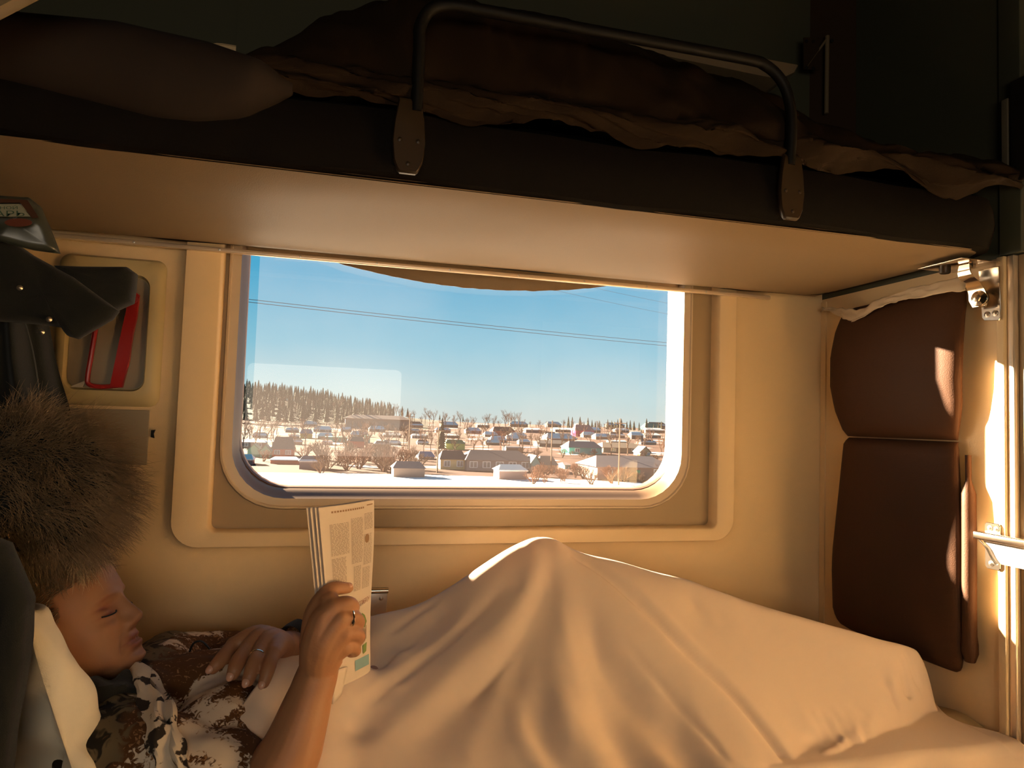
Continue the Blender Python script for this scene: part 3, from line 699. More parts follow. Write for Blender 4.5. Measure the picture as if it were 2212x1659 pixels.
# ------------------------------------------------------------------ materials of the person
def skin_mat():
    m = mat('skin', (.38, .185, .088), .5, spec=.35, bump=.12, bscale=260)
    n = m.node_tree; b = n.nodes['Principled BSDF']
    b.inputs['Subsurface Weight'].default_value = .12; b.inputs['Subsurface Radius'].default_value = (.012, .005, .003); b.inputs['Subsurface Scale'].default_value = 1
    a = n.nodes.new('ShaderNodeVertexColor'); a.layer_name = 'tone'
    mx = n.nodes.new('ShaderNodeMix'); mx.data_type = 'RGBA'; mx.inputs[6].default_value = (.38, .185, .088, 1); mx.inputs[7].default_value = (.25, .07, .04, 1)
    n.links.new(a.outputs['Color'], mx.inputs[0]); n.links.new(mx.outputs[2], b.inputs['Base Color'])
    return m
m_skin = skin_mat()
def pattern_mat():
    m = bpy.data.materials.new('animal_print_blouse'); m.use_nodes = True; n = m.node_tree; b = n.nodes['Principled BSDF']; b.inputs['Roughness'].default_value = .85; b.inputs['Specular IOR Level'].default_value = .15
    t = n.nodes.new('ShaderNodeTexCoord'); g = n.nodes.new('ShaderNodeNewGeometry'); sp = n.nodes.new('ShaderNodeSeparateXYZ'); n.links.new(g.outputs['Position'], sp.inputs[0])
    def N(sc, det=3, dist=0.0):
        z = n.nodes.new('ShaderNodeTexNoise'); z.inputs['Scale'].default_value = sc; z.inputs['Detail'].default_value = det; z.inputs['Distortion'].default_value = dist; n.links.new(t.outputs['Object'], z.inputs['Vector']); return z.outputs['Fac']
    def M(op, a, bb=None, cc=None):
        q = n.nodes.new('ShaderNodeMath'); q.operation = op; q.use_clamp = op in ('MULTIPLY_ADD_C',)
        for i, v in enumerate((a, bb, cc)):
            if v is None: continue
            if isinstance(v, (int, float)): q.inputs[i].default_value = v
            else: n.links.new(v, q.inputs[i])
        return q.outputs[0]
    def step(v, lo, hi):
        r = n.nodes.new('ShaderNodeMapRange'); r.inputs[1].default_value = lo; r.inputs[2].default_value = hi; n.links.new(v, r.inputs[0]); return r.outputs[0]
    def mix(f, a, bb):
        x = n.nodes.new('ShaderNodeMix'); x.data_type = 'RGBA'; n.links.new(f, x.inputs[0])
        for i, v in ((6, a), (7, bb)):
            if isinstance(v, tuple): x.inputs[i].default_value = (*v, 1)
            else: n.links.new(v, x.inputs[i])
        return x.outputs[2]
    fine = N(95, 4, 1.5); big = N(8.5, 2, .6); mid = N(36, 3, 1.0)
    cream = (.62, .50, .38)
    # large brown lace fields with cream flecks
    fleck = step(fine, .60, .64)
    brown = mix(fleck, (.10, .042, .014), (.30, .16, .07))
    blob = step(M('ADD', big, M('MULTIPLY', M('SUBTRACT', fine, .5), .28)), .455, .475)
    c1 = mix(blob, cream, brown)
    # dark mottled part towards the shoulder
    d1 = mix(step(mid, .48, .56), (.13, .095, .05), (.018, .014, .010))
    xs = step(M('ADD', sp.outputs['X'], M('MULTIPLY', M('SUBTRACT', mid, .5), .10)), -.262, -.248)
    c = mix(xs, d1, c1)
    n.links.new(c, b.inputs['Base Color']); return m
m_blouse = pattern_mat()
m_scarf = mat('spotted_scarf', (.60, .50, .38), .85, vscale=42, col2=(.03, .02, .014)); 
m_scarf.node_tree.nodes['Color Ramp'].color_ramp.elements[0].position = .40; m_scarf.node_tree.nodes['Color Ramp'].color_ramp.elements[1].position = .43
m_hair = mat('ash_blond_hair', (.34, .22, .12), .45, var=.4, vscale=60)
m_gold = mat('ring_metal', (.95, .85, .70), .12, metal=1)
m_nail = mat('nail', (.62, .33, .22), .3, spec=.5)

# ------------------------------------------------------------------ the head
HP, HY = math.radians(25), math.radians(9)
hf = np.array([math.cos(HP)*math.cos(HY), -math.cos(HP)*math.sin(HY), math.sin(HP)]); hl = np.array([math.sin(HY), math.cos(HY), 0.0]); hu = np.cross(hf, hl)
HA = np.array([hf, hl, hu])            # rows: head x (forward), y (her left), z (up)
NOSE = np.array([.107, 0, -.014]); H0 = atY(311, 1323, -.40)-HA.T@NOSE
def hw(p): return H0+HA.T@np.asarray(p, float)
hz = [-.090, -.085, -.075, -.06, -.045, -.03, -.01, .01, .03, .05, .075, .095, .112, .122, .127]
hfx = [.050, .068, .078, .078, .077, .077, .078, .080, .084, .087, .084, .073, .053, .030, .004]
hbx = [.020, -.005, -.025, -.046, -.062, -.074, -.087, -.096, -.101, -.103, -.100, -.090, -.068, -.045, -.008]
hwd = [.018, .034, .046, .057, .063, .068, .071, .073, .075, .075, .072, .062, .045, .030, .008]
def head_piece():
    nz_, na = 150, 170; V = []; tone = []
    zs = -.090+.217*(np.arange(nz_)/(nz_-1))
    G = lambda v, c, s: math.exp(-((v-c)/s)**2)
    for z in zs:
        fx, bx, w = np.interp(z, hz, hfx), np.interp(z, hz, hbx), np.interp(z, hz, hwd)
        cx, rx = (fx+bx)/2, (fx-bx)/2
        for i in range(na):
            a = 2*math.pi*i/na; c, s = math.cos(a), math.sin(a)
            ex = 2.25
            x = cx+rx*np.sign(c)*abs(c)**(2/ex); y = w*np.sign(s)*abs(s)**(2/ex)
            if c > 0: y *= 1-.10*c
            ay = abs(y); d = 0.0
            if c > 0:
                # nose
                np_ = np.interp(z, [-.040, -.032, -.026, -.020, -.013, .0, .015, .028, .04], [0, .004, .014, .0255, .0285, .0215, .0125, .005, 0])
                sg = np.interp(z, [-.03, -.02, -.005, .02], [.013, .0125, .0095, .0085])
                d += np_*math.exp(-(y/sg)**2)
                d += .008*G(ay, .0145, .006)*G(z, -.022, .008)          # nostril wings
                d -= .003*G(ay, .006, .003)*G(z, -.030, .004)
                # orbits, lids, brow
                d -= .0150*G(ay, .028, .015)*G(z, .018, .011)
                d += .0105*G(ay, .032, .0115)*G(z, .013, .0075)
                d += .0022*G(ay, .032, .013)*G(z, .0155, .003)-.0036*G(ay, .032, .014)*G(z, .0215, .0022)-.0036*G(ay, .032, .013)*G(z, .0072, .0017)
                d -= .0034*G(ay, .030, .015)*G(z, -.001, .0035)            # bag under the eye
                d += .0052*G(ay, .026, .020)*G(z, .034, .008)
                # cheeks and folds
                d += .0065*G(ay, .044, .018)*G(z, -.012, .018)
                d += .0045*G(ay, .040, .016)*G(z, -.055, .018)
                fold = abs(ay-(.017+(-.020-z)*.42)); 
                if -.058 < z < -.018: d -= .0052*math.exp(-(fold/.0034)**2)
                # mouth
                mw = math.exp(-(ay/.024)**4)
                d += .0065*G(z, -.0405, .006)*mw+.0075*G(z, -.0535, .006)*mw-.0085*G(z, -.0470, .0023)*mw
                d -= .003*G(ay, .027, .005)*G(z, -.050, .006)
                d -= .0035*G(z, -.0645, .005)*math.exp(-(ay/.02)**2)
                d += .0075*G(z, -.078, .010)*math.exp(-(ay/.022)**2)
                d -= .0010*math.sin(z*900)*G(z, .062, .014)*mw
            q = np.array([x-cx*.3, y, 0]); l = np.linalg.norm(q)+1e-9
            nx = c*.93+.07; V.append((x+d*max(.25, nx), y+d*s*.35, z))
    top = (-.01, 0, .128); bot = (.035, 0, -.091)
    V.append(bot); V.append(top); N = len(V)
    Fc = [(j*na+i, j*na+(i+1) % na, (j+1)*na+(i+1) % na, (j+1)*na+i) for j in range(nz_-1) for i in range(na)]
    Fc += [(N-2, (i+1) % na, i) for i in range(na)]+[(N-1, (nz_-1)*na+i, (nz_-1)*na+(i+1) % na) for i in range(na)]
    return np.array([hw(v) for v in V]), Fc
pieces = [head_piece()]
# ear (camera side and far side)
for s in (-1, 1):
    A = []
    for t in np.linspace(0, 1, 14):
        a = math.radians(-60+300*t); A.append(hw((-.016-.015*math.cos(a), s*(.0765+.004*math.cos(a)), .002+.029*math.sin(a)*-1)))
    pieces.append(capsule(A, [.0045]*14)); pieces.append(ellipsoid(hw((-.012, s*.073, .0)), (.013, .005, .022), HA))
    pieces.append(ellipsoid(hw((-.006, s*.074, -.026)), (.007, .005, .009), HA))
# neck and soft under-chin
pieces.append(capsule([hw((-.012, 0, -.02)), hw((-.020, 0, -.08)), hw((-.030, 0, -.15)), [-.285, -.375, .60]], [.056, .054, .062, .07], 24))
pieces.append(capsule([hw((.045, 0, -.070)), hw((.015, 0, -.100)), hw((-.01, 0, -.14))], [.030, .036, .040], 20))

# ------------------------------------------------------------------ trunk, legs
BELLY = [capsule([[-.27, -.37, .600], [-.14, -.365, .597], [.02, -.35, .582], [.18, -.34, .572]], [.080, .085, .080, .070], 28),
         capsule([[-.28, -.50, .605], [-.27, -.37, .61], [-.27, -.22, .61]], [.060, .075, .060], 20),
         capsule([[-.14, -.46, .595], [-.14, -.27, .598]], [.070, .072], 20)]
pieces += BELLY
pieces += [capsule([[.18, -.32, .566], [.30, -.27, .660], [.432, -.272, .785], [.58, -.35, .585], [.68, -.38, .550]], [.062, .048, .034, .030, .024], 20),   # bent leg, raised knee
           capsule([[.18, -.30, .572], [.62, -.33, .560], [1.00, -.36, .556]], [.066, .045, .036], 20),      # stretched leg
           capsule([[1.00, -.36, .556], [1.17, -.385, .550], [1.205, -.395, .585], [1.215, -.40, .612]], [.038, .030, .020, .012], 16),
           capsule([[.70, -.42, .556], [.78, -.43, .545]], [.028, .020], 12)]
# ------------------------------------------------------------------ right arm (raised) and gripping hand
RE = atY(588, 1745, -.615); RW = atY(687, 1452, -.585)
pieces.append(capsule([[-.26, -.52, .605], [-.12, -.565, .580], RE], [.058, .050, .043], 20))
mid = RE*.55+RW*.45
pieces.append(capsule([RE, RE*.72+RW*.28+[-.004, 0, 0], mid, RE*.15+RW*.85, RW], [.042, .047, .042, .0315, .0295], 24))
def a_(x, y, Y): return atY(x, y, Y)
M1, M2, M3, M4 = a_(722, 1312, -.605), a_(735, 1337, -.610), a_(742, 1367, -.608), a_(742, 1398, -.602)
pieces += [capsule([RW, a_(686, 1400, -.600), a_(700, 1340, -.602), M1], [.027, .025, .021, .0150], 16),
           capsule([RW, a_(697, 1395, -.604), M2], [.027, .0245, .0150], 16), capsule([RW, a_(708, 1400, -.602), M3], [.026, .0235, .0150], 16),
           capsule([RW, a_(716, 1410, -.597), M4], [.025, .022, .0142], 16),
           capsule([a_(676, 1395, -.590), a_(684, 1330, -.585), a_(702, 1290, -.583), a_(722, 1272, -.578), a_(752, 1270, -.565)], [.020, .019, .0145, .0110, .0082], 16),
           capsule([a_(690, 1340, -.59), a_(712, 1300, -.595)], [.018, .015], 14),
           capsule([M1, a_(750, 1303, -.604), a_(763, 1311, -.590), a_(758, 1324, -.574)], [.0135, .0108, .0098, .0085], 14),
           capsule([M2, a_(764, 1334, -.603), a_(775, 1345, -.586), a_(768, 1354, -.570)], [.0135, .0106, .0098, .0085], 14),
           capsule([M3, a_(767, 1368, -.600), a_(776, 1378, -.583), a_(768, 1384, -.568)], [.0135, .0104, .0096, .0084], 14),
           capsule([M4, a_(762, 1398, -.594), a_(768, 1406, -.578), a_(758, 1410, -.566)], [.0125, .0095, .0086, .0076], 14)]
# ------------------------------------------------------------------ left arm across the belly and resting hand
LW = a_(618, 1400, -.400)
pieces.append(capsule([[-.27, -.22, .615], [-.10, -.13, .60], [-.01, -.15, .625]], [.055, .050, .042], 18))
pieces.append(capsule([[-.01, -.15, .625], [-.012, -.27, .665], LW+[.012, .012, .0], LW], [.042, .038, .027, .024], 20))
LM = [a_(505, 1394, -.415), a_(537, 1400, -.443), a_(563, 1406, -.466), a_(592, 1411, -.482)]
LP = [a_(482, 1420, -.440), a_(514, 1430, -.474), a_(549, 1434, -.497), a_(581, 1440, -.508)]
LD = [a_(468, 1435, -.450), a_(507, 1446, -.486), a_(541, 1456, -.508), a_(575, 1461, -.516)]
LT = [a_(460, 1444, -.452), a_(503, 1456, -.488), a_(536, 1470, -.511), a_(570, 1475, -.519)]
for i, (p, q, d, t) in enumerate(zip(LM, LP, LD, LT)):
    r = (.0118, .0124, .0120, .0108)[i]
    c = a_((560, 572, 588, 602)[i], (1374, 1377, 1382, 1392)[i], (-.405, -.420, -.432, -.440)[i])
    pieces.append(capsule([LW, c, p], [.022, .0190, r*1.18], 16))
    pieces.append(capsule([p, p*.5+q*.5+[0, 0, .0015], q, d, t], [r*1.12, r*.96, r*1.02, r*.90, r*.80], 16))
pieces.append(capsule([LW+[0, .01, -.012], a_(560, 1400, -.385), a_(520, 1412, -.385), a_(490, 1424, -.395)], [.020, .018, .012, .009], 14))

V, Fc, N = fuse(pieces, .0024, smooth=3)
person = thing('person', 'woman lying on the lower bunk reading a newspaper in a patterned blouse', 'person', (-.1, -.37, .515))
body = mk('body', V, Fc, m_skin, person)
# tone mask: lips, brows/lash line, knuckles; painted shade in sockets, creases, nostrils
for s_ in (-1, 1):
    lash = MB()
    P_ = [hw((.0, 0, 0))*0+hw((x_, s_*y_, z_)) for x_, y_, z_ in ((.0795, .020, .0085), (.0815, .026, .0066), (.0800, .033, .0060), (.0745, .041, .0070), (.0690, .046, .0090))]
    lash.tube(smooth_poly(P_, 5), .0012, 6)
    lash.build('eyelashes', m_coat, person)
L = (V-H0)@HA.T
G2 = lambda v, c, s: np.exp(-((v-c)/s)**2)
front = (L[:, 0] > .055) & (np.abs(L[:, 1]) < .07)
tone = np.zeros(len(V)); ay = np.abs(L[:, 1])
tone += front*.75*(G2(L[:, 2], -.0405, .0045)+G2(L[:, 2], -.053, .0048))*np.exp(-(ay/.022)**4)
tone += front*.9*G2(L[:, 2], -.047, .0016)*np.exp(-(ay/.024)**4)
tone += front*1.0*G2(L[:, 2], .0078+.0*ay, .0019)*G2(ay, .032, .012)
tone += front*.45*G2(L[:, 2], .0205, .0026)*G2(ay, .032, .014)
tone += front*.45*G2(L[:, 2], .034-.25*(ay-.03)**1*(ay > .03), .0035)*G2(ay, .030, .015)
tone += front*.5*G2(L[:, 2], -.030, .003)*G2(ay, .007, .004)
tone += front*.35*G2(L[:, 2], .016, .010)*G2(ay, .026, .016)
tone += .10+.08*wob(V, 90)
for P_ in LT+LP+LM: tone += .30*np.exp(-(np.linalg.norm(V-P_, axis=1)/.011)**2)
tone = np.clip(tone, 0, 1)
ca = body.data.color_attributes.new('tone', 'FLOAT_COLOR', 'POINT'); arr = np.ones((len(V), 4)); arr[:, :3] = tone[:, None]; ca.data.foreach_set('color', arr.ravel())
for i, (d, t) in enumerate(zip(LD, LT)):
    ax = t-d; ax /= np.linalg.norm(ax); up = np.array([-.15, -.75, .62]); up -= ax*(up@ax); up /= np.linalg.norm(up); sd_ = np.cross(ax, up); r = (.0118, .0124, .0120, .0108)[i]*.80
    mk('fingernail', *ellipsoid(t+up*r*.70+ax*r*.35, (r*.82, r*.62, r*.42), np.array([ax, sd_, up]), 14, 10), m_nail, person)
p0, p1 = a_(735, 1271, -.565), a_(752, 1270, -.565); ax = p1-p0; ax /= np.linalg.norm(ax); up = np.array([0, -.6, .8]); up -= ax*(up@ax); up /= np.linalg.norm(up)
mk('fingernail', *ellipsoid(p1+up*.0055, (.0068, .0052, .0034), np.array([ax, np.cross(ax, up), up]), 14, 10), m_nail, person)

# blouse
bl = [capsule([[-.31, -.37, .620], [-.27, -.37, .607], [-.14, -.365, .602], [-.02, -.35, .592], [.06, -.34, .588]], [.060, .086, .092, .084, .070], 28),
      capsule([[-.29, -.52, .612], [-.27, -.37, .618], [-.27, -.20, .618]], [.062, .080, .066], 22),
      capsule([[-.14, -.49, .598], [-.14, -.25, .604]], [.078, .080], 22), capsule([[-.05, -.47, .592], [-.05, -.25, .600]], [.072, .080], 22),
      capsule([[-.27, -.525, .610], [-.12, -.575, .585], RE*.82+np.array([-.12, -.575, .585])*.18], [.066, .060, .050], 22),
      capsule([[-.27, -.20, .62], [-.10, -.13, .60], [-.01, -.15, .628], [-.012, -.27, .665], LW+[.016, .014, .002]], [.062, .057, .050, .044, .031], 22)]
Vb, Fb, Nb = fuse(bl, .0055, smooth=5)
Vb = Vb+Nb*(.0035*wob(Vb, 38, 2)+.002*wob(Vb, 85, 4))[:, None]
mk('blouse', Vb, Fb, m_blouse, person)
c0 = LW+np.array([.010, .010, .002]); MB().tube([c0+[.016, .016, .004], c0+[.004, .006, .001], c0-[.002, .001, 0]], [.036, .035, .033], 24, caps=False).build('cuff', m_coat, person)
# draped scarf ends
def ribbon(name, C, wd, th, parent, m, tw=0):
    C = smooth_poly(C, 8); T = np.gradient(C, axis=0); T /= np.linalg.norm(T, axis=1)[:, None]; L = []
    for i, (c, t) in enumerate(zip(C, T)):
        nrm = np.array([-.1, -.72, .68]); nrm -= t*(nrm@t); nrm /= np.linalg.norm(nrm); sdv = np.cross(t, nrm)
        w = wd*(.8+.25*math.sin(i*.5)); ring = []
        for k in range(16):
            a = 2*math.pi*k/16; ring.append(c+sdv*w*math.cos(a)+nrm*(th*math.sin(a)+.35*th*math.cos(3*a+i*.3)))
        L.append(np.array(ring))
    b = MB(); b.loft(L, True, True); return b.build(name, m, parent)
from mathutils.bvhtree import BVHTree
bvh = BVHTree.FromPolygons([tuple(v) for v in Vb], Fb)
def on_blouse(x, y, lift):
    d = _ray(x, y); d = d/np.linalg.norm(d); h = bvh.ray_cast(Vector(CAM), Vector(d))
    if h[0] is None: return a_(x, y, -.60)
    n_ = np.array(h[1]); n_ = n_ if n_@d < 0 else -n_
    return np.array(h[0])+n_*lift-d*.003
ribbon('scarf_end', [a_(290, 1446, -.430)]+[on_blouse(x, y, .004) for x, y in ((306, 1486), (320, 1530), (338, 1575), (352, 1625), (362, 1680))], .019, .008, person, m_scarf)
ribbon('scarf_end', [a_(303, 1446, -.425)]+[on_blouse(x, y, .003) for x, y in ((340, 1492), (360, 1540), (374, 1590), (392, 1640), (405, 1690))], .012, .007, person, m_scarf)
ribbon('scarf_wrap', [hw((.030, -.055, -.115)), hw((.060, -.02, -.118)), hw((.064, .02, -.118)), hw((.03, .06, -.115))], .016, .011, person, m_coat)
ribbon('collar', [a_(175, 1500, -.50), a_(235, 1492, -.490), a_(285, 1480, -.465)], .026, .012, person, m_coat)

# hair: cap and strands
def scalp(n, seed, zlo=-.02):
    R = np.random.RandomState(seed); roots = []; nr = []
    while len(roots) < n:
        v = R.randn(3); v /= np.linalg.norm(v)
        p = np.array([-.010, 0, .030])+v*np.array([.096, .077, .099])
        if p[0] > .066-.55*max(0, p[2]-.070) and p[2] < .082: continue
        if p[0] > .030 and p[2] < .070: continue
        if p[2] < -.045: continue
        if p[0] > .0 and p[2] < .03 : continue
        roots.append(p); nr.append(v)
    return np.array(roots), np.array(nr)
r_, n_ = scalp(5200, 4)
d_ = n_*.35+np.array([-.55, 0, -.45])+np.where(r_[:, :1] > .02, 1, 0)*np.array([.5, 0, .3])*np.array([1, 1, 1])
d_[:, 1] += np.sign(r_[:, 1])*.35
strands('hair', r_@HA+H0, d_@HA, np.random.RandomState(1).uniform(.02, .045, len(r_)), .00075, [0, 0, -.4], m_hair, person, 4, .35, 2)
Rf = np.random.RandomState(8); nf = 420
rf = np.stack([.070+Rf.uniform(-.012, .006, nf), Rf.uniform(-.055, .03, nf), .100+Rf.uniform(-.012, .010, nf)], 1); df = np.stack([Rf.uniform(.1, .5, nf), Rf.uniform(-.9, -.2, nf), Rf.uniform(-.5, .1, nf)], 1)
strands('fringe', rf@HA+H0, df@HA, Rf.uniform(.03, .055, nf), .0007, (np.array([-.2, -.5, -1.2])@HA), mat('grey_blond_fringe', (.62, .45, .26), .45), person, 6, .25, 4)
hp = ellipsoid(hw((-.022, 0, .030)), (.085, .0735, .0985), HA, 40, 28); mk('hair_base', hp[0], hp[1], m_hair, person)

# rings (worn things)
def ring(c, ax, r, w, label):
    ax = np.array(ax)/np.linalg.norm(ax); a = np.cross(ax, [0, 0, 1.]); a /= np.linalg.norm(a); b = np.cross(ax, a)
    P = [c+r*(a*math.cos(t)+b*math.sin(t)) for t in np.linspace(0, 2*math.pi, 33)]
    o = MB().tube(P, w, 8, caps=False).build('ring', m_gold); tag(o, label, 'ring')
ring(LM[2]*.52+LP[2]*.48, LP[2]-LM[2], .0118, .0016, 'thin bright ring on the ring finger of the resting hand')
ring(M2*.25+a_(764, 1334, -.603)*.75, a_(764, 1334, -.603)-M2, .0122, .0022, 'broad silver ring on the hand that grips the newspaper')

# ------------------------------------------------------------------ newspaper
np_t = thing('newspaper', 'folded newspaper held upright in the raised hand', 'newspaper', tuple(a_(760, 1500, -.50)))
TL, TR, BR_, BL = a_(688, 1097, -.600), a_(808, 1079, -.430), a_(799, 1449, -.430), a_(722, 1486, -.560)
def page(u, v, off=0.0):
    p = (TL*(1-u)+TR*u)*(1-v)+(BL*(1-u)+BR_*u)*v
    e = TR-TL; nrm = np.cross(e, [0, 0, -1.]); nrm /= np.linalg.norm(nrm)
    if nrm[1] > 0: nrm = -nrm
    return p+nrm*(off+.006*math.sin(u*math.pi)*(1-.5*v)+.0015*math.sin(v*7)*u)
def page_sheet(name, off, du=0.0, dv=0.0, m=m_paper):
    V, Fc = grid(lambda u, v: page(u+du*(1-u), v*(1+dv), off), np.linspace(0, 1, 14), np.linspace(0, 1, 20)); b = MB(); b.add(V, Fc)
    V2, _ = grid(lambda u, v: page(u+du*(1-u), v*(1+dv), off-.0006), np.linspace(0, 1, 14), np.linspace(0, 1, 20)); b.add(V2, [f[::-1] for f in Fc])
    return b.build(name, m, np_t)
fp = page_sheet('front_page', 0)
page_sheet('inner_page', -.0035, -.02, .012); page_sheet('inner_page', -.0075, -.045, .004); page_sheet('inner_page', -.0115, -.06, .02)
# lower leaf that hangs below the hand at the spine
lf = MB(); V, Fc = grid(lambda u, v: (a_(712, 1450, -.572)*(1-u)+a_(748, 1440, -.535)*u)*(1-v)+(a_(716, 1521, -.572)*(1-u)+a_(734, 1500, -.545)*u)*v, np.linspace(0, 1, 6), np.linspace(0, 1, 8)); lf.add(V, Fc)
lo_ = lf.build('lower_leaf', m_paper, np_t); q_ = lo_.modifiers.new('t', 'SOLIDIFY'); q_.thickness = .003
m_ink2 = mat('grey_type', (.30, .23, .18), .8); m_green = mat('printed_green', (.16, .24, .07), .7); m_blue = mat('printed_blue', (.22, .36, .38), .7); m_brn = mat('printed_brown', (.30, .17, .08), .7)
def quad(b, u0, u1, v0, v1, off=.0007):
    n0 = len(b.V) and sum(len(q) for q in b.V); b.add([page(u0, v0, off), page(u1, v0, off), page(u1, v1, off), page(u0, v1, off)], [(0, 1, 2, 3)])
tx = MB(); R = random.Random(9)
def column(u0, u1, v0, v1, slope=-.0, dense=.0068):
    v = v0
    while v < v1:
        u = u0
        while u < u1-.01:
            w = R.uniform(.02, .07); e = min(u1, u+w); quad(tx, u, e, v, v+.0026); u = e+.012
        v += dense
column(.12, .42, .10, .275); column(.46, .70, .085, .34); column(.74, .95, .07, .16); column(.72, .93, .19, .36); column(.12, .36, .29, .47); column(.50, .66, .36, .50); column(.70, .90, .38, .50)
tx.build('text_columns', m_ink2, fp, smooth=False)
hd = MB()
for i in range(14): quad(hd, .16+i*.042, .16+i*.042+.026, .028-.0*i, .038)
quad(hd, .80, .95, .020, .026); hd.build('header_line', m_brn, fp, smooth=False)
bd = MB(); 
c_ = [(.80+.055*math.cos(t), .215+.026*math.sin(t)) for t in np.linspace(0, 2*math.pi, 20, endpoint=False)]
bd.add([page(u, v, .0009) for u, v in c_], [tuple(range(20))]); bd.build('badge', m_brn, fp, smooth=False)
def text_on(body, fn, name, m, parent, wfit=1.0, hfit=1.0):
    cu = bpy.data.curves.new('t', 'FONT'); cu.body = body; cu.size = 1; cu.resolution_u = 3
    o = bpy.data.objects.new('t', cu); COL.objects.link(o); dg = bpy.context.evaluated_depsgraph_get(); dg.update(); e = o.evaluated_get(dg).to_mesh()
    V = np.array([v.co[:] for v in e.vertices]); Fc = [tuple(p.vertices) for p in e.polygons]; o.evaluated_get(dg).to_mesh_clear()
    bpy.data.objects.remove(o); V -= V.min(0); V[:, 0] /= V[:, 0].max(); V[:, 1] /= V[:, 1].max()
    return mk(name, [fn(a, b) for a, b, _ in V], Fc, m, parent, smooth=False)
text_on('ГРИППФЕРОН', lambda a, b: page(.50+.42*a, .605-.012*a*0-b*.032-a*.020, .0010), 'headline', mat('headline_ink', (.28, .10, .06), .7), fp)
pc = MB(); c_ = [(.62, .66), (.72, .64), (.80, .66), (.86, .70), (.80, .73), (.70, .72)]
pc.add([page(u, v, .0009) for u, v in c_], [tuple(range(6))]); pc.build('picture_green', m_green, fp, smooth=False); pc = MB(); c_ = [(.72, .83), (.86, .82), (.84, .87), (.74, .88)]; pc.add([page(u, v, .0009) for u, v in c_], [tuple(range(4))]); pc.build('picture_green', m_green, fp, smooth=False)
pc = MB(); quad(pc, .50, .93, .895, .955, .0009); pc.build('picture_blue', m_blue, fp, smooth=False)
pc = MB()
for i in range(7): quad(pc, .62+i*.035, .635+i*.035, .72+.01*(i % 3), .80-.008*(i % 2), .0011)
pc.build('picture_brown', m_brn, fp, smooth=False)

# ------------------------------------------------------------------ pillow
def pillow():
    A = a_(78, 1352, -.44); C0 = np.array([-.428, -.334, .662]); V = []
    ax = np.array([[-.33, 0, .94], [0, 1, 0], [.94, 0, .33]]); ax = ax/np.linalg.norm(ax, axis=1)[:, None]
    hu_, hv = .165, .265
    nu, nv = 70, 90; out = []
    for side in (1, -1):
        for j in range(nv):
            for i in range(nu):
                u = -1+2*i/(nu-1); v = -1+2*j/(nv-1)
                th = .060*((1-abs(u)**3.2)*(1-abs(v)**3.2))**.55
                # corners drawn in
                uu = u*hu_*(1-.10*(1-abs(v)**2)*0-.07*abs(v)**4); vv = v*hv*(1-.05*abs(u)**4)
                w = .016*pnoise(Vector((u*2.6, v*4, side)))+.010*math.sin(v*14+u*5+3*pnoise(Vector((u*2, v*2, 5))))*(abs(v)**1.2)
                out.append(C0+ax[0]*uu+ax[1]*vv+ax[2]*(side*(th+w*(th > .001)*1.0))+np.array([.105*sstep(.35, .95, -v), 0, .01*sstep(.35, .95, -v)]))
    n = nu*nv; Fc = []
    for s in (0, 1):
        for j in range(nv-1):
            for i in range(nu-1):
                f = (s*n+j*nu+i, s*n+j*nu+i+1, s*n+(j+1)*nu+i+1, s*n+(j+1)*nu+i); Fc.append(f if s == 0 else f[::-1])
    b = [i for i in range(nu)]+[j*nu+nu-1 for j in range(1, nv)]+[(nv-1)*nu+i for i in range(nu-2, -1, -1)]+[j*nu for j in range(nv-2, 0, -1)]
    Fc += [(b[k], b[(k+1) % len(b)], b[(k+1) % len(b)]+n, b[k]+n) for k in range(len(b))]
    o = mk('pillow', out, Fc, m_pillow); tag(o, 'creased white pillow propped behind the head of the reading woman', 'pillow')
pillow()

# ------------------------------------------------------------------ hanging clothes at the head end
cg = a_(62, 1058, -.44)
Vf, Ff = ellipsoid(cg, (.118, .085, .108), None, 40, 28)
fh = thing('fur_hat', 'shaggy brown fur hat hanging just above the face of the woman', 'hat', tuple(cg-[0, 0, .11]))
mk('lining', Vf, Ff, m_coat, fh)
R = np.random.RandomState(12); v = R.randn(15000, 3); v /= np.linalg.norm(v, axis=1)[:, None]; v = v[(v[:, 1] < .55)]
roots = cg+v*np.array([.117, .084, .107])
flow = np.array([.55, -.15, -.15]); d_ = v*.75+flow*.8+R.randn(len(v), 3)*.22
clump = np.array([[pnoise(Vector((p*28).tolist())), pnoise(Vector((p*28+9).tolist())), pnoise(Vector((p*28-7).tolist()))] for p in roots]); d_ += clump*.9
strands('fur', roots, d_, R.uniform(.022, .072, len(v)), .0006, [.25, 0, -.85], m_fur, fh, 4, .35, 5)

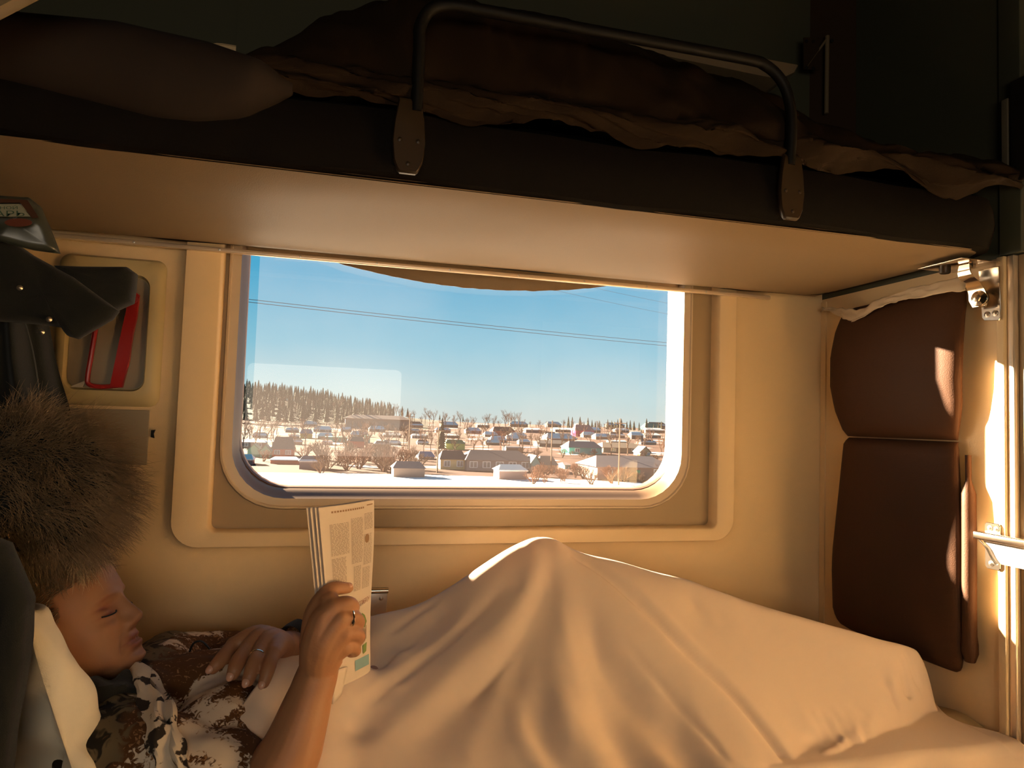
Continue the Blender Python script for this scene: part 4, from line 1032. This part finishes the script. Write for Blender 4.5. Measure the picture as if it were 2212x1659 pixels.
coat = thing('coat', 'dark coat hanging at the left above the fur hat', 'coat', tuple(a_(40, 980, -.30)))
def coat_panel():
    rows = []
    Lk = [(-160, 470, -.36), (-190, 640, -.36), (-200, 800, -.36), (-190, 1000, -.36), (-190, 1130, -.36)]
    Rk = [(40, 520, -.30), (92, 660, -.29), (120, 790, -.28), (148, 890, -.28), (168, 1000, -.28), (160, 1110, -.28)]
    Lp = smooth_poly([a_(*q) for q in Lk], 12); Rp = smooth_poly([a_(*q) for q in Rk], 12); V = []
    nu = 90
    for s in (0, 1):
        for i in range(len(Lp)):
            for j in range(nu):
                t = j/(nu-1); p = Lp[i]*(1-t)+Rp[i]*t
                a = i/len(Lp); f = .018*(.3+a)*math.sin(t*17+1.2*math.sin(a*3))+.008*math.sin(t*41+a*3)
                p = p+np.array([.15*f, -f-.035*math.sin(t*math.pi)+(.05 if s else 0)*math.sin(t*math.pi), 0]); V.append(p)
    n = len(Lp)*nu; Fc = []
    for s in (0, 1):
        for i in range(len(Lp)-1):
            for j in range(nu-1):
                f = (s*n+i*nu+j, s*n+i*nu+j+1, s*n+(i+1)*nu+j+1, s*n+(i+1)*nu+j); Fc.append(f if s == 0 else f[::-1])
    return mk('body', V, Fc, m_coat, coat)
coat_panel()
def pillowy(name, pts, Y, th, m, parent, seed=0):
    """puffy flat piece with the given outline, thickness th"""
    P = np.array([a_(x, y, Yq) for x, y, Yq in pts]); c = P.mean(0); L = []
    Q = []
    for i in range(len(P)):
        a, b = P[i], P[(i+1) % len(P)]
        for t in np.linspace(0, 1, 7, endpoint=False): Q.append(a+(b-a)*t)
    Q = np.array(Q)
    prof = [(.02, .5), (.35, .5), (.7, .47), (.9, .38), (.98, .22), (1.0, 0), (.98, -.22), (.9, -.38), (.7, -.47), (.35, -.5), (.02, -.5)]
    for s, o_ in prof:
        q = c+(Q-c)*s; q[:, 1] -= o_*th*(1+.3*np.array([pnoise(Vector((p_*30+seed).tolist())) for p_ in q])); L.append(q)
    b = MB(); b.loft(L, True, True); return b.build(name, m, parent, angle=80)
pillowy('hood_flap', [(-60, 470, -.36), (10, 508, -.36), (75, 553, -.36), (160, 600, -.37), (258, 672, -.38), (244, 690, -.38), (170, 733, -.38), (150, 727, -.37), (138, 708, -.37), (70, 700, -.36), (-60, 690, -.36)], 0, .045, m_coat, coat)
pillowy('sleeve_end', [(120, 576, -.34), (205, 578, -.34), (278, 579, -.34), (296, 592, -.34), (293, 625, -.34), (288, 655, -.345), (245, 674, -.35), (190, 660, -.35)], 0, .05, m_coat, coat, 5)
pillowy('coat_tail', [(-120, 1120, -.67), (20, 1170, -.67), (70, 1290, -.68), (62, 1420, -.68), (30, 1600, -.68), (14, 1760, -.68), (-120, 1760, -.68)], 0, .05, m_coat, coat, 7)
for x, y, Y in ((43, 622, -.395), (106, 690, -.395), (90, 717, -.385)):
    MB().disc(a_(x, y, Y), (.3, -1, 0), .0045, .003, 16, .002).build('snap_button', m_steel, coat)
# seams of piping on the coat folds
for pts in (((38, 640, -.352), (75, 780, -.362), (95, 960, -.372)),):
    MB().tube(smooth_poly([a_(*q) for q in pts], 8), .0012, 6).build('seam', mat('grey_piping', (.05, .05, .045), .8), coat)

bag = thing('plastic_bag', 'dull printed plastic bag with Cyrillic letters at the upper left edge', 'bag', tuple(a_(40, 545, -.42)))
m_bag = mat('bag_film_dull', (.045, .05, .038), .3, var=.4, vscale=12, spec=.5); m_bagred = mat('bag_brown_print', (.05, .02, .01), .35)
pillowy('film', [(-80, 425, -.42), (0, 424, -.42), (65, 428, -.42), (88, 446, -.41), (108, 490, -.41), (130, 548, -.40), (70, 540, -.41), (0, 522, -.42), (-80, 515, -.42)], 0, .03, m_bag, bag, 3)
def bagp(x, y): return a_(x, y, -.4450)
MB().prism([bagp(-40, 441), bagp(42, 441), bagp(66, 468), bagp(-40, 468)], (0, -.0008, 0)).build('label_patch', mat('label_cream', (.20, .20, .14), .6), bag, smooth=False)
MB().prism([bagp(-40, 428), bagp(60, 432), bagp(84, 470), bagp(70, 472), bagp(44, 438), bagp(-40, 438)], (0, -.0006, 0)).build('print_band', m_bagred, bag, smooth=False)
MB().prism([bagp(40+30*math.cos(t), 481+9*math.sin(t)) for t in np.linspace(0, 6.28, 20, endpoint=False)], (0, -.0008, 0)).build('print_oval', mat('bag_red', (.10, .025, .012), .4), bag, smooth=False)
m_type = mat('bag_type', (.03, .07, .04), .6)
text_on('НОЙ', lambda a, b: a_(0+38*a, 452-8*b, -.4468), 'lettering', m_type, bag)
text_on('АРЬ', lambda a, b: a_(-12+65*a, 467-12*b, -.4468), 'lettering', m_type, bag)

cb = MB().tube(smooth_poly([a_(408, 1440, -.30), a_(409, 1412, -.30), a_(418, 1390, -.30), a_(434, 1385, -.30), a_(447, 1395, -.30), a_(460, 1415, -.30), a_(470, 1440, -.30)], 6), .0018, 8).build('cable', m_black)
tag(cb, 'loop of black cable standing up behind the blouse', 'cable')

# ------------------------------------------------------------------ outside: snow, village, trees
def gz(x, y):
    """ground height"""
    D = math.hypot(x, y); t = max(0, D-115)
    z = -7.0+.0105*t-.000006*t*t+.25*pnoise(Vector((x/30, y/30, 0)))*min(1, t/40)
    az = x/max(y, 1)
    z += 17*sstep(330, 560, D)*(1-sstep(-.12, .22, az))
    return z
m_bank = mat('dark_embankment', (.15, .12, .09), .9, var=.4, vscale=.5)  # unseen near bank, coloured dark to cut snow light under the bunk
m_snow = mat('snow', (.62, .58, .54), .8, spec=.1)
m_ground = mat('snowy_ground', (.62, .58, .54), .9, vscale=.09, col2=(.040, .020, .014), spec=.05)
m_ground.node_tree.nodes['Color Ramp'].color_ramp.elements[0].position = .62
m_ground.node_tree.nodes['Color Ramp'].color_ramp.elements[1].position = .69
V = []; rr = np.array([0.6, 1.2, 2.5, 5, 9, 15, 25, 40, 55, 70, 85, 100, 115, 135, 160, 190, 230, 270, 320, 380, 440, 500, 560, 640, 760, 1000, 1600, 3000]); th = np.linspace(-1.35, 1.35, 70)
for r in rr:
    for t in th: V.append((r*math.sin(t), r*math.cos(t)+.3, gz(r*math.sin(t), r*math.cos(t)) if r > 8 else -3.2-.47*r))
n = len(th)
Fc = [(j*n+i, (j+1)*n+i, (j+1)*n+i+1, j*n+i+1) for j in range(len(rr)-1) for i in range(n-1)]
me_ = mk('ground', V, Fc, [m_snow, m_ground, m_bank, mat('forest_floor', (.022, .020, .013), .95, spec=.05)]); tag(me_, kind='structure')
for p_ in me_.data.polygons:
    k_ = p_.index//(n-1); p_.material_index = 1 if k_ >= 11 else (2 if k_ < 8 else 0)
    c_ = me_.data.vertices[p_.vertices[0]].co+me_.location
    if 330 < math.hypot(c_.x, c_.y) and c_.x/max(c_.y, 1) < .10: p_.material_index = 3

def hmat(c): 
    c = tuple(q*.75 if q < .8 else q*.8 for q in c)
    k = 'paint_%02d_%02d_%02d' % tuple(int(99*q) for q in c)
    return bpy.data.materials.get(k) or mat(k, c, .8, spec=.1)
m_wf = mat('white_window_frame', (.75, .72, .68), .6); m_pane = mat('window_pane', (.10, .11, .12), .2)
RB = random.Random(5)
def house(name, x0, x1, yb, ye, yr, wall, roof, label, cat='house', nwin=2, gable=False, snow=0.0, rows=None, win=None, group=None):
    xm = (x0+x1)/2
    # distance where the base ray meets the ground
    d = _ray(xm, yb); D = 100.0
    lo_, hi_ = 60., 1500.
    for D in np.arange(85, 900, 1.0):
        p = CAM+d*(D-CAM[1])/d[1]
        if p[2] <= gz(p[0], p[1]): break
    Y = D; a = atY(x0, yb, Y); b = atY(x1, yb, Y); g = min(a[2], b[2], gz((a[0]+b[0])/2, Y)); 
    ze = atY(xm, ye, Y)[2]; zr = atY(xm, yr, Y)[2]
    wx = b[0]-a[0]; dp = max(3.5, min(9, wx*.7)) if not gable else max(4, wx*1.2)
    t = thing(name, label, cat, ((a[0]+b[0])/2, Y+dp/2, g), group)
    X0, X1, Y0, Y1 = a[0], b[0], Y, Y+dp
    g0 = g-1.0
    MB().box((X0, Y0, g0), (X1, Y1, ze)).build('wall', hmat(wall), t, smooth=False)
    o = max(.2, wx*.03); h = zr-ze; r = MB(); th_ = .12
    if gable:   # ridge runs away from the viewer: triangular front
        xm_ = (X0+X1)/2
        MB().prism([(X0, Y0, ze), (X1, Y0, ze), (xm_, Y0, zr-.05)], (0, dp, 0)).build('gable', hmat(wall), t, smooth=False)
        for s in (-1, 1):
            e = X0-o if s < 0 else X1+o
            r.prism([(e, Y0-o, ze-.1), (xm_, Y0-o, zr), (xm_, Y0-o, zr+th_), (e, Y0-o, ze-.1+th_)], (0, dp+2*o, 0))
    else:
        ym = (Y0+Y1)/2
        hip = wx*.12 if roof is not None and h > 0 else 0
        P = [(X0-o, Y0-o, ze-.05), (X1+o, Y0-o, ze-.05), (X1+o, Y1+o, ze-.05), (X0-o, Y1+o, ze-.05), (X0+hip, ym, zr), (X1-hip, ym, zr)]
        r.add(P, [(0, 1, 5, 4), (2, 3, 4, 5), (1, 2, 5), (3, 0, 4), (3, 2, 1, 0)])
    r.build('roof', hmat(tuple(q*.5 if q < .8 else q for q in roof)), t, smooth=False)
    if snow > 0 and not gable:
        s = MB(); ym = (Y0+Y1)/2; hip = wx*.12
        for fl, yy in ((1, Y0-o),):
            k = snow
            s.add([(X0-o+.1, yy-.02, ze-.02), (X1+o-.1, yy-.02, ze-.02), (X1+o-.1-(hip+o)*k, yy+(ym-yy)*k, ze+h*k+.08), (X0-o+.1+(hip+o)*k, yy+(ym-yy)*k, ze+h*k+.08)], [(0, 1, 2, 3)])
            s.add([(X0-o+.1, yy-.02, ze-.14), (X1+o-.1, yy-.02, ze-.14), (X1+o-.1, yy-.02, ze+.02), (X0-o+.1, yy-.02, ze+.02)], [(0, 1, 2, 3)])
        s.build('roof_snow', m_snow, t, smooth=False)
    wins = win if win is not None else [(i+.5)/nwin for i in range(nwin)]
    hh = ze-g; ww = min(1.1, wx/(len(wins)+1)*.6) if wins else 0
    for u in wins:
        cx_ = X0+wx*u; z0 = g+hh*.36; z1 = g+hh*.82
        f = MB().box((cx_-ww/2-.12, Y0-.08, z0-.1), (cx_+ww/2+.12, Y0-.01, z1+.1)).build('window', m_wf, t, smooth=False)
        MB().box((cx_-ww/2, Y0-.10, z0), (cx_+ww/2, Y0-.08, z1)).build('pane', m_pane, f, smooth=False)
        MB().box((cx_-.04, Y0-.12, z0), (cx_+.04, Y0-.10, z1)).build('glazing_bar', m_wf, f, smooth=False)
    return t, (X0, X1, Y0, g, ze)

DK = (.16, .12, .11); BR = (.26, .17, .12); GR = (.20, .17, .16); SN = (.84, .82, .80)
HS = [  # name, x0,x1, base, eave, ridge, wall, roof, label, nwin, gable, snow
 ('house', 534, 560, 987, 972, 960, (.32, .62, .38), (.40, .45, .38), 'pale green gabled house, left one of the pair beside the red house', 0, True, 0),
 ('house', 561, 584, 988, 974, 962, (.30, .60, .40), (.42, .52, .42), 'pale green gabled house touching the red house with white windows', 0, True, 0),
 ('house', 586, 634, 987, 970, 944, (.75, .13, .07), (.17, .15, .16), 'bright red house with white windows under a tall dark roof', 2, False, 0),
 ('shed', 584, 646, 1002, 993, 988, (.75, .18, .10), SN, 'long low red shed with a snowy roof in front of the red house', 0, False, .9),
 ('barn', 646, 700, 1015, 996, 986, (.19, .15, .17), (.22, .24, .30), 'dark grey barn with bluish roof right of the low red shed', 0, False, .2),
 ('house', 514, 573, 968, 955, 950, BR, SN, 'brown house with white snow roof at the left edge of the window view', 2, False, .9),
 ('house', 500, 545, 1004, 992, 982, (.22, .16, .15), SN, 'dark low house with snow roof in the lower left corner of the window view', 1, False, .9),
 ('house', 648, 674, 947, 936, 927, (.80, .42, .10), (.22, .34, .55), 'small orange yellow house with blue roof', 0, False, 0),
 ('hall', 745, 885, 927, 905, 897, (.45, .33, .26), (.62, .46, .38), 'very long flat beige hall high up below the forest', 0, False, 0),
 ('fence', 703, 750, 955, 944, 943, (.12, .40, .34), (.12, .40, .34), 'teal green plank fence left of the red centre house', 0, False, 0),
 ('house', 751, 787, 967, 953, 944, (.75, .20, .11), (.40, .26, .20), 'red orange house between two teal fences', 0, False, 0),
 ('fence', 788, 799, 958, 941, 940, (.08, .36, .34), (.08, .36, .34), 'short tall teal fence right of the red centre house', 0, False, 0),
 ('shed', 850, 917, 1032, 1011, 998, (.24, .19, .17), (.34, .31, .32), 'large weathered grey shed standing nearest in the middle left', 0, False, 0),
 ('house', 905, 938, 993, 986, 976, (.25, .20, .20), (.30, .46, .66), 'dark house with a light blue sheet roof', 0, False, 0),
 ('house', 951, 1007, 1015, 992, 974, (.75, .55, .26), (.16, .13, .13), 'yellow house with two white windows and dark roof', 2, False, 0),
 ('house', 810, 841, 967, 959, 953, DK, GR, 'dark low house behind the brown bushes left of the utility pole', 0, False, .2),
 ('house', 963, 1004, 971, 958, 950, (.52, .60, .16), (.46, .58, .22), 'lime green and yellow house right of the dark conifer', 0, False, 0),
 ('house', 1008, 1148, 1018, 994, 975, (.33, .27, .25), (.20, .17, .18), 'very long grey house with white windows right of the yellow house', 5, False, 0),
 ('shed', 1078, 1138, 1037, 1016, 1006, (.23, .17, .17), SN, 'small dark shed with a bright snow roof in front of the long grey house', 0, False, 1.0),
 ('shed', 1148, 1166, 1020, 1000, 985, (.22, .45, .42), (.35, .38, .38), 'narrow aqua shed at the end of the long grey house', 0, True, 0),
 ('house', 1168, 1203, 1020, 1004, 986, (.55, .42, .28), (.62, .50, .36), 'beige gabled cottage with aqua door beside the aqua shed', 0, False, 0),
 ('house', 1229, 1300, 981, 967, 954, (.06, .50, .42), (.55, .40, .38), 'teal house with pinkish grey roof and white window', 2, False, 0),
 ('house', 1243, 1283, 943, 930, 918, (.60, .03, .16), (.66, .34, .34), 'magenta house with a pink hipped roof on the slope', 0, False, 0),
 ('house', 1395, 1430, 934, 924, 914, (.10, .42, .34), (.12, .40, .30), 'green house with green roof at the right on the hill', 0, False, 0),
 ('house', 1290, 1452, 1038, 1009, 988, (.32, .20, .16), (.28, .24, .26), 'long brown house with white framed windows nearest at lower right', 0, False, 0),
 ('house', 1303, 1391, 978, 967, 957, (.32, .22, .16), (.36, .27, .20), 'wide brown roofed house right of the teal house', 2, False, 0),
 ('house', 1383, 1405, 985, 977, 965, (.62, .46, .22), (.24, .24, .32), 'small yellow gabled house at the right behind the long brown house', 0, True, 0),
 ('house', 1165, 1229, 966, 958, 951, DK, GR, 'long dark house left of the teal house', 0, False, 0),
 ('shed', 1182, 1246, 953, 947, 937, (.62, .28, .18), SN, 'low reddish shed with a wide snow roof below the magenta house', 0, False, 1.0),
 ('house', 1287, 1322, 950, 943, 937, (.42, .20, .12), SN, 'reddish brown house with snow roof right of the magenta house', 0, False, .8),
 ('house', 1364, 1390, 949, 940, 933, BR, SN, 'brown house with snow on its roof left of the right edge trees', 0, False, .6),
 ('shed', 1093, 1129, 977, 966, 964, DK, GR, 'square dark shed behind the long grey house', 0, False, .1),
 ('shed', 1220, 1232, 1014, 1004, 1000, (.16, .40, .38), (.3, .2, .2), 'tiny aqua shed right of the beige cottage', 0, False, 0),
 ('house', 1065, 1112, 941, 931, 922, (.45, .14, .10), (.40, .16, .13), 'dull red house in the upper middle of the village', 0, False, 0),
 ('house', 1094, 1126, 953, 947, 940, (.30, .28, .32), SN, 'house with a bluish snow patch roof in the middle of the village', 0, False, .7),
 ('house', 1060, 1095, 956, 950, 942, BR, SN, 'brown house with half snowy roof left of the bluish one', 0, False, .6),
]
placed = []
for h in HS:
    kw = dict(nwin=h[9], gable=h[10], snow=h[11])
    if 'long brown' in h[8]: kw['win'] = [.19, .80]; 
    t_, ex = house(*h[:9], **kw); placed.append((h[1], h[2], h[3], ex))
    if h[0] == 'fence': t_['category'] = 'fence'
    elif h[0] in ('shed', 'barn', 'hall'): t_['category'] = h[0]
    if 'long brown' in h[8]:
        X0, X1, Y0, g, ze = ex
        MB().box((X0+(X1-X0)*.515, Y0-.06, g), (X0+(X1-X0)*.56, Y0-.01, g+(ze-g)*.78)).build('door', hmat((.05, .42, .24)), t_, smooth=False)
# far rows of dark cottages: each told by its row and the count from the left
def far_row(word, yb, n, x0, x1, seed):
    R = random.Random(seed); xs = sorted(x0+(x1-x0)*(i+.5+.25*(R.random()-.5))/n for i in range(n))
    o = ['first', 'second', 'third', 'fourth', 'fifth', 'sixth', 'seventh', 'eighth', 'ninth', 'tenth', 'eleventh', 'twelfth', 'thirteenth', 'fourteenth', 'fifteenth', 'sixteenth']
    for i, x in enumerate(xs):
        w = R.uniform(20, 42); y = yb(x)+R.uniform(-2, 2); c = R.choice([DK, BR, GR, (.34, .20, .14), (.22, .15, .12)]); sn = R.choice([.3, .6, .9, 1.0])
        house('cottage', x-w/2, x+w/2, y, y-R.uniform(5, 7), y-R.uniform(9, 13), c, R.choice([SN, GR, DK, (.3, .2, .16)]),
              'small dark cottage, %s from the left in the %s row of the village' % (o[i], word), 'house', nwin=R.choice([0, 0, 2]), snow=sn, group='cottages in the far rows of the village')
far_row('farthest', lambda x: 921+(x-700)*.004, 11, 640, 1450, 1)
far_row('second farthest', lambda x: 934+(x-700)*.003, 13, 590, 1450, 2)
far_row('third farthest', lambda x: 946, 13, 530, 1440, 3)
far_row('middle', lambda x: 962, 12, 610, 1440, 4)

def trunk_mesh(kind, seed):
    R = random.Random(seed); b = MB()
    tips = []
    def br(p, d, L, r, lev):
        q = p+d*L; n = 3
        b.tube([p, (p+q)/2+np.array([R.uniform(-1, 1) for _ in range(3)])*L*.06, q], [r, r*.8, r*.5], 4, caps=False)
        if lev == 0: return
        for k in range(4 if lev > 1 else 5):
            t = R.uniform(.45, 1); e = d+np.array([R.uniform(-1, 1), R.uniform(-1, 1), R.uniform(-.1, .7)])*.75; e /= np.linalg.norm(e)
            br(p+d*L*t, e, L*R.uniform(.45, .7), r*.5, lev-1)
    if kind == 'bare':
        br(np.array([0., 0, -1]), np.array([0., 0, 1.]), 4.2, .16, 4)
    elif kind == 'bush':
        for k in range(7):
            e = np.array([R.uniform(-.7, .7), R.uniform(-.7, .7), 1]); e /= np.linalg.norm(e); br(np.array([0., 0, -.4]), e, 1.4, .07, 3)
    else:
        b.tube([(0, 0, -1), (0, 0, 9)], [.16, .03], 5)
        for k in range(13):
            z = 1.6+k*.62; r = 2.0*(1-k/13.5)**.8; n = 12; V = [(0, 0, z+1.0)]
            for i in range(n):
                a = 2*math.pi*i/n; q = r*(1 if i % 2 else .55)*R.uniform(.8, 1.15); V.append((q*math.cos(a), q*math.sin(a), z-.25*q))
            b.add(V, [(0, i+1, (i+1) % n+1) for i in range(n)])
    return b
m_twig = mat('bare_twigs', (.075, .045, .03), .9, spec=.05); m_twig2 = mat('russet_twigs', (.11, .052, .03), .9, spec=.05); m_fir = mat('conifer_needles', (.045, .048, .032), .9, spec=.05)
protos = {}
spots = []
for _a, _b, _c, (X0, X1, Y0, g_, z_) in placed:
    for k_ in range(int((X1-X0)/3)+1): spots.append((X0+k_*3+1, Y0+2.5, 1.6))
def plant(kind, seed, m, x, yb, h, name, label, cat, group, Dfix=None):
    """a tree whose foot shows at pixel (x, yb)"""
    d = _ray(x, yb)
    if Dfix is None:
        for D in np.arange(85, 900, 1.5):
            p = CAM+d*(D-CAM[1])/d[1]
            if p[2] <= gz(p[0], p[1]): break
    else: D = Dfix
    p = CAM+d*(D-CAM[1])/d[1]; p[2] = gz(p[0], p[1])
    r_ = h*{'fir': .15, 'bare': .34, 'bush': .50}[kind]
    if any((p[0]-a)**2+(p[1]-b)**2 < ((r_+c)*.80)**2 for a, b, c in spots): return None
    spots.append((p[0], p[1], r_))
    key = (kind, seed, m.name)
    if key not in protos:
        b = trunk_mesh(kind, seed); V = np.concatenate(b.V); V[:, 2] += 1.0 if kind != 'bush' else .4
        H = V[:, 2].max(); V = V/H; o = mk(name, V+np.array([0, 0, 0]), b.F, m, smooth=False)
        # origin at the foot
        off = np.array(o.location); me = o.data
        co = np.empty(len(me.vertices)*3); me.vertices.foreach_get('co', co); co = co.reshape(-1, 3)+off; me.vertices.foreach_set('co', co.ravel()); protos[key] = o
    else:
        o = protos[key].copy(); COL.objects.link(o)
    o.location = (p[0], p[1], p[2]-.3); o.scale = (h*RB.uniform(.85, 1.15), h*RB.uniform(.85, 1.15), h); o.rotation_euler = (0, 0, RB.uniform(0, 6.28))
    return tag(o, label, cat, group)
# forest on the hill at the left: individual conifers along and below the skyline
RB = random.Random(11)
for i in range(240):
    row = i//30; x = 500+(i % 30)*12.5+(row % 3)*4+RB.uniform(-2, 2)
    if x > 850: continue
    D = 580-32*row; px_ = _ray(x, 900); wx_ = CAM[0]+px_[0]*(D-CAM[1])/px_[1]
    plant('fir', i % 3, m_fir, x, 900, RB.uniform(10, 14)*(1-.15*sstep(700, 840, x)), 'conifer', 'dark conifer of the dense forest on the hill behind the left of the village', 'tree', 'conifers of the hill forest', Dfix=D)
for i in range(26):
    x = 1225+i*8.5+RB.uniform(-3, 3)
    plant('fir', i % 3, m_fir, x, 920, RB.uniform(7, 10.5) if x < 1370 else RB.uniform(7, 12), 'conifer', 'conifer in the distant tree line at the right of the skyline', 'tree', 'conifers at the right of the skyline', Dfix=470)
for x, y, h in ((953, 985, 8.5), (1000, 905, 9), (950, 902, 9), (868, 903, 10), (880, 905, 9)):
    plant('fir', 1, m_fir, x, y, h, 'conifer', 'single dark conifer standing among the village houses', 'tree', 'single conifers among the houses')
for i in range(95):
    x = 520+i*8.6+RB.uniform(-5, 5)
    plant('bare', i % 4, m_twig, x, 912, RB.uniform(7, 13) if x < 1120 else RB.uniform(4, 9), 'bare_tree', 'bare pale brown tree on the skyline behind the village', 'tree', 'bare trees on the skyline', Dfix=RB.uniform(380, 470))
for i in range(215):
    x = RB.uniform(520, 1450); y = RB.uniform(930, 985)
    plant('bare', i % 4, m_twig if i % 3 else m_twig2, x, y, RB.uniform(3.5, 7), 'bare_tree', 'bare brown tree among the gardens of the village', 'tree', 'bare trees among the village gardens')
for i in range(130):
    if i < 60: x = RB.gauss(790, 52); y = RB.uniform(985, 1024)
    elif i < 95: x = RB.uniform(1150, 1450); y = RB.uniform(1024, 1048)
    else: x = RB.uniform(520, 1440); y = RB.uniform(975, 1005)
    plant('bush', i % 3, m_twig2 if i % 2 else m_twig, x, y, RB.uniform(1.4, 3.0) if i >= 60 else RB.uniform(2.2, 4.4), 'bush', 'leafless reddish brown bush in front of the village houses', 'bush', 'leafless bushes around the houses')
# utility poles
for k, (x, y, h, lb_) in enumerate(((882, 998, 9, 'utility pole left of the blue roofed house'), (1190, 1020, 8.5, 'utility pole in front of the beige cottage'), (1336, 1048, 9, 'utility pole in front of the long brown house'), (944, 1022, 7, 'utility pole left of the yellow house'), (1236, 955, 8, 'utility pole below the magenta house'))):
    d = _ray(x, y)
    for D in np.arange(85, 900, 1.0):
        p = CAM+d*(D-CAM[1])/d[1]
        if p[2] <= gz(p[0], p[1]): break
    t = thing('utility_pole', 'thin wooden '+lb_, 'pole', (p[0], p[1], p[2]))
    MB().tube([(p[0], p[1], p[2]-.5), (p[0], p[1], p[2]+h)], [.13, .09], 6).build('mast', hmat((.2, .13, .09)), t)
    MB().box((p[0]-.9, p[1]-.06, p[2]+h-.7), (p[0]+.9, p[1]+.06, p[2]+h-.58)).build('crossarm', hmat((.2, .13, .09)), t, smooth=False)
# overhead wires beside the track
m_wire = mat('wire', (.06, .07, .09), .6)
for k, (a, b, lb_) in enumerate((((500, 637, 15), (1500, 742, 20), 'upper of the two close dark wires crossing the sky'), ((500, 643, 15), (1500, 749, 20), 'lower of the two close dark wires crossing the sky'),
                      ((1100, 575, 18), (1500, 663, 22), 'faint wire just below the bunk edge at the right of the sky'), ((1100, 600, 18), (1500, 686, 22), 'faint wire midway between the bunk edge and the close wires'))):
    A = atY(*a); B = atY(*b); dd = B-A; P = [A-dd*.3+dd*1.6*t-np.array([0, 0, .10*math.sin(t*math.pi)]) for t in np.linspace(0, 1, 24)]
    tag(MB().tube(P, .007 if k < 2 else .004, 5).build('overhead_wire', m_wire), lb_, 'wire')
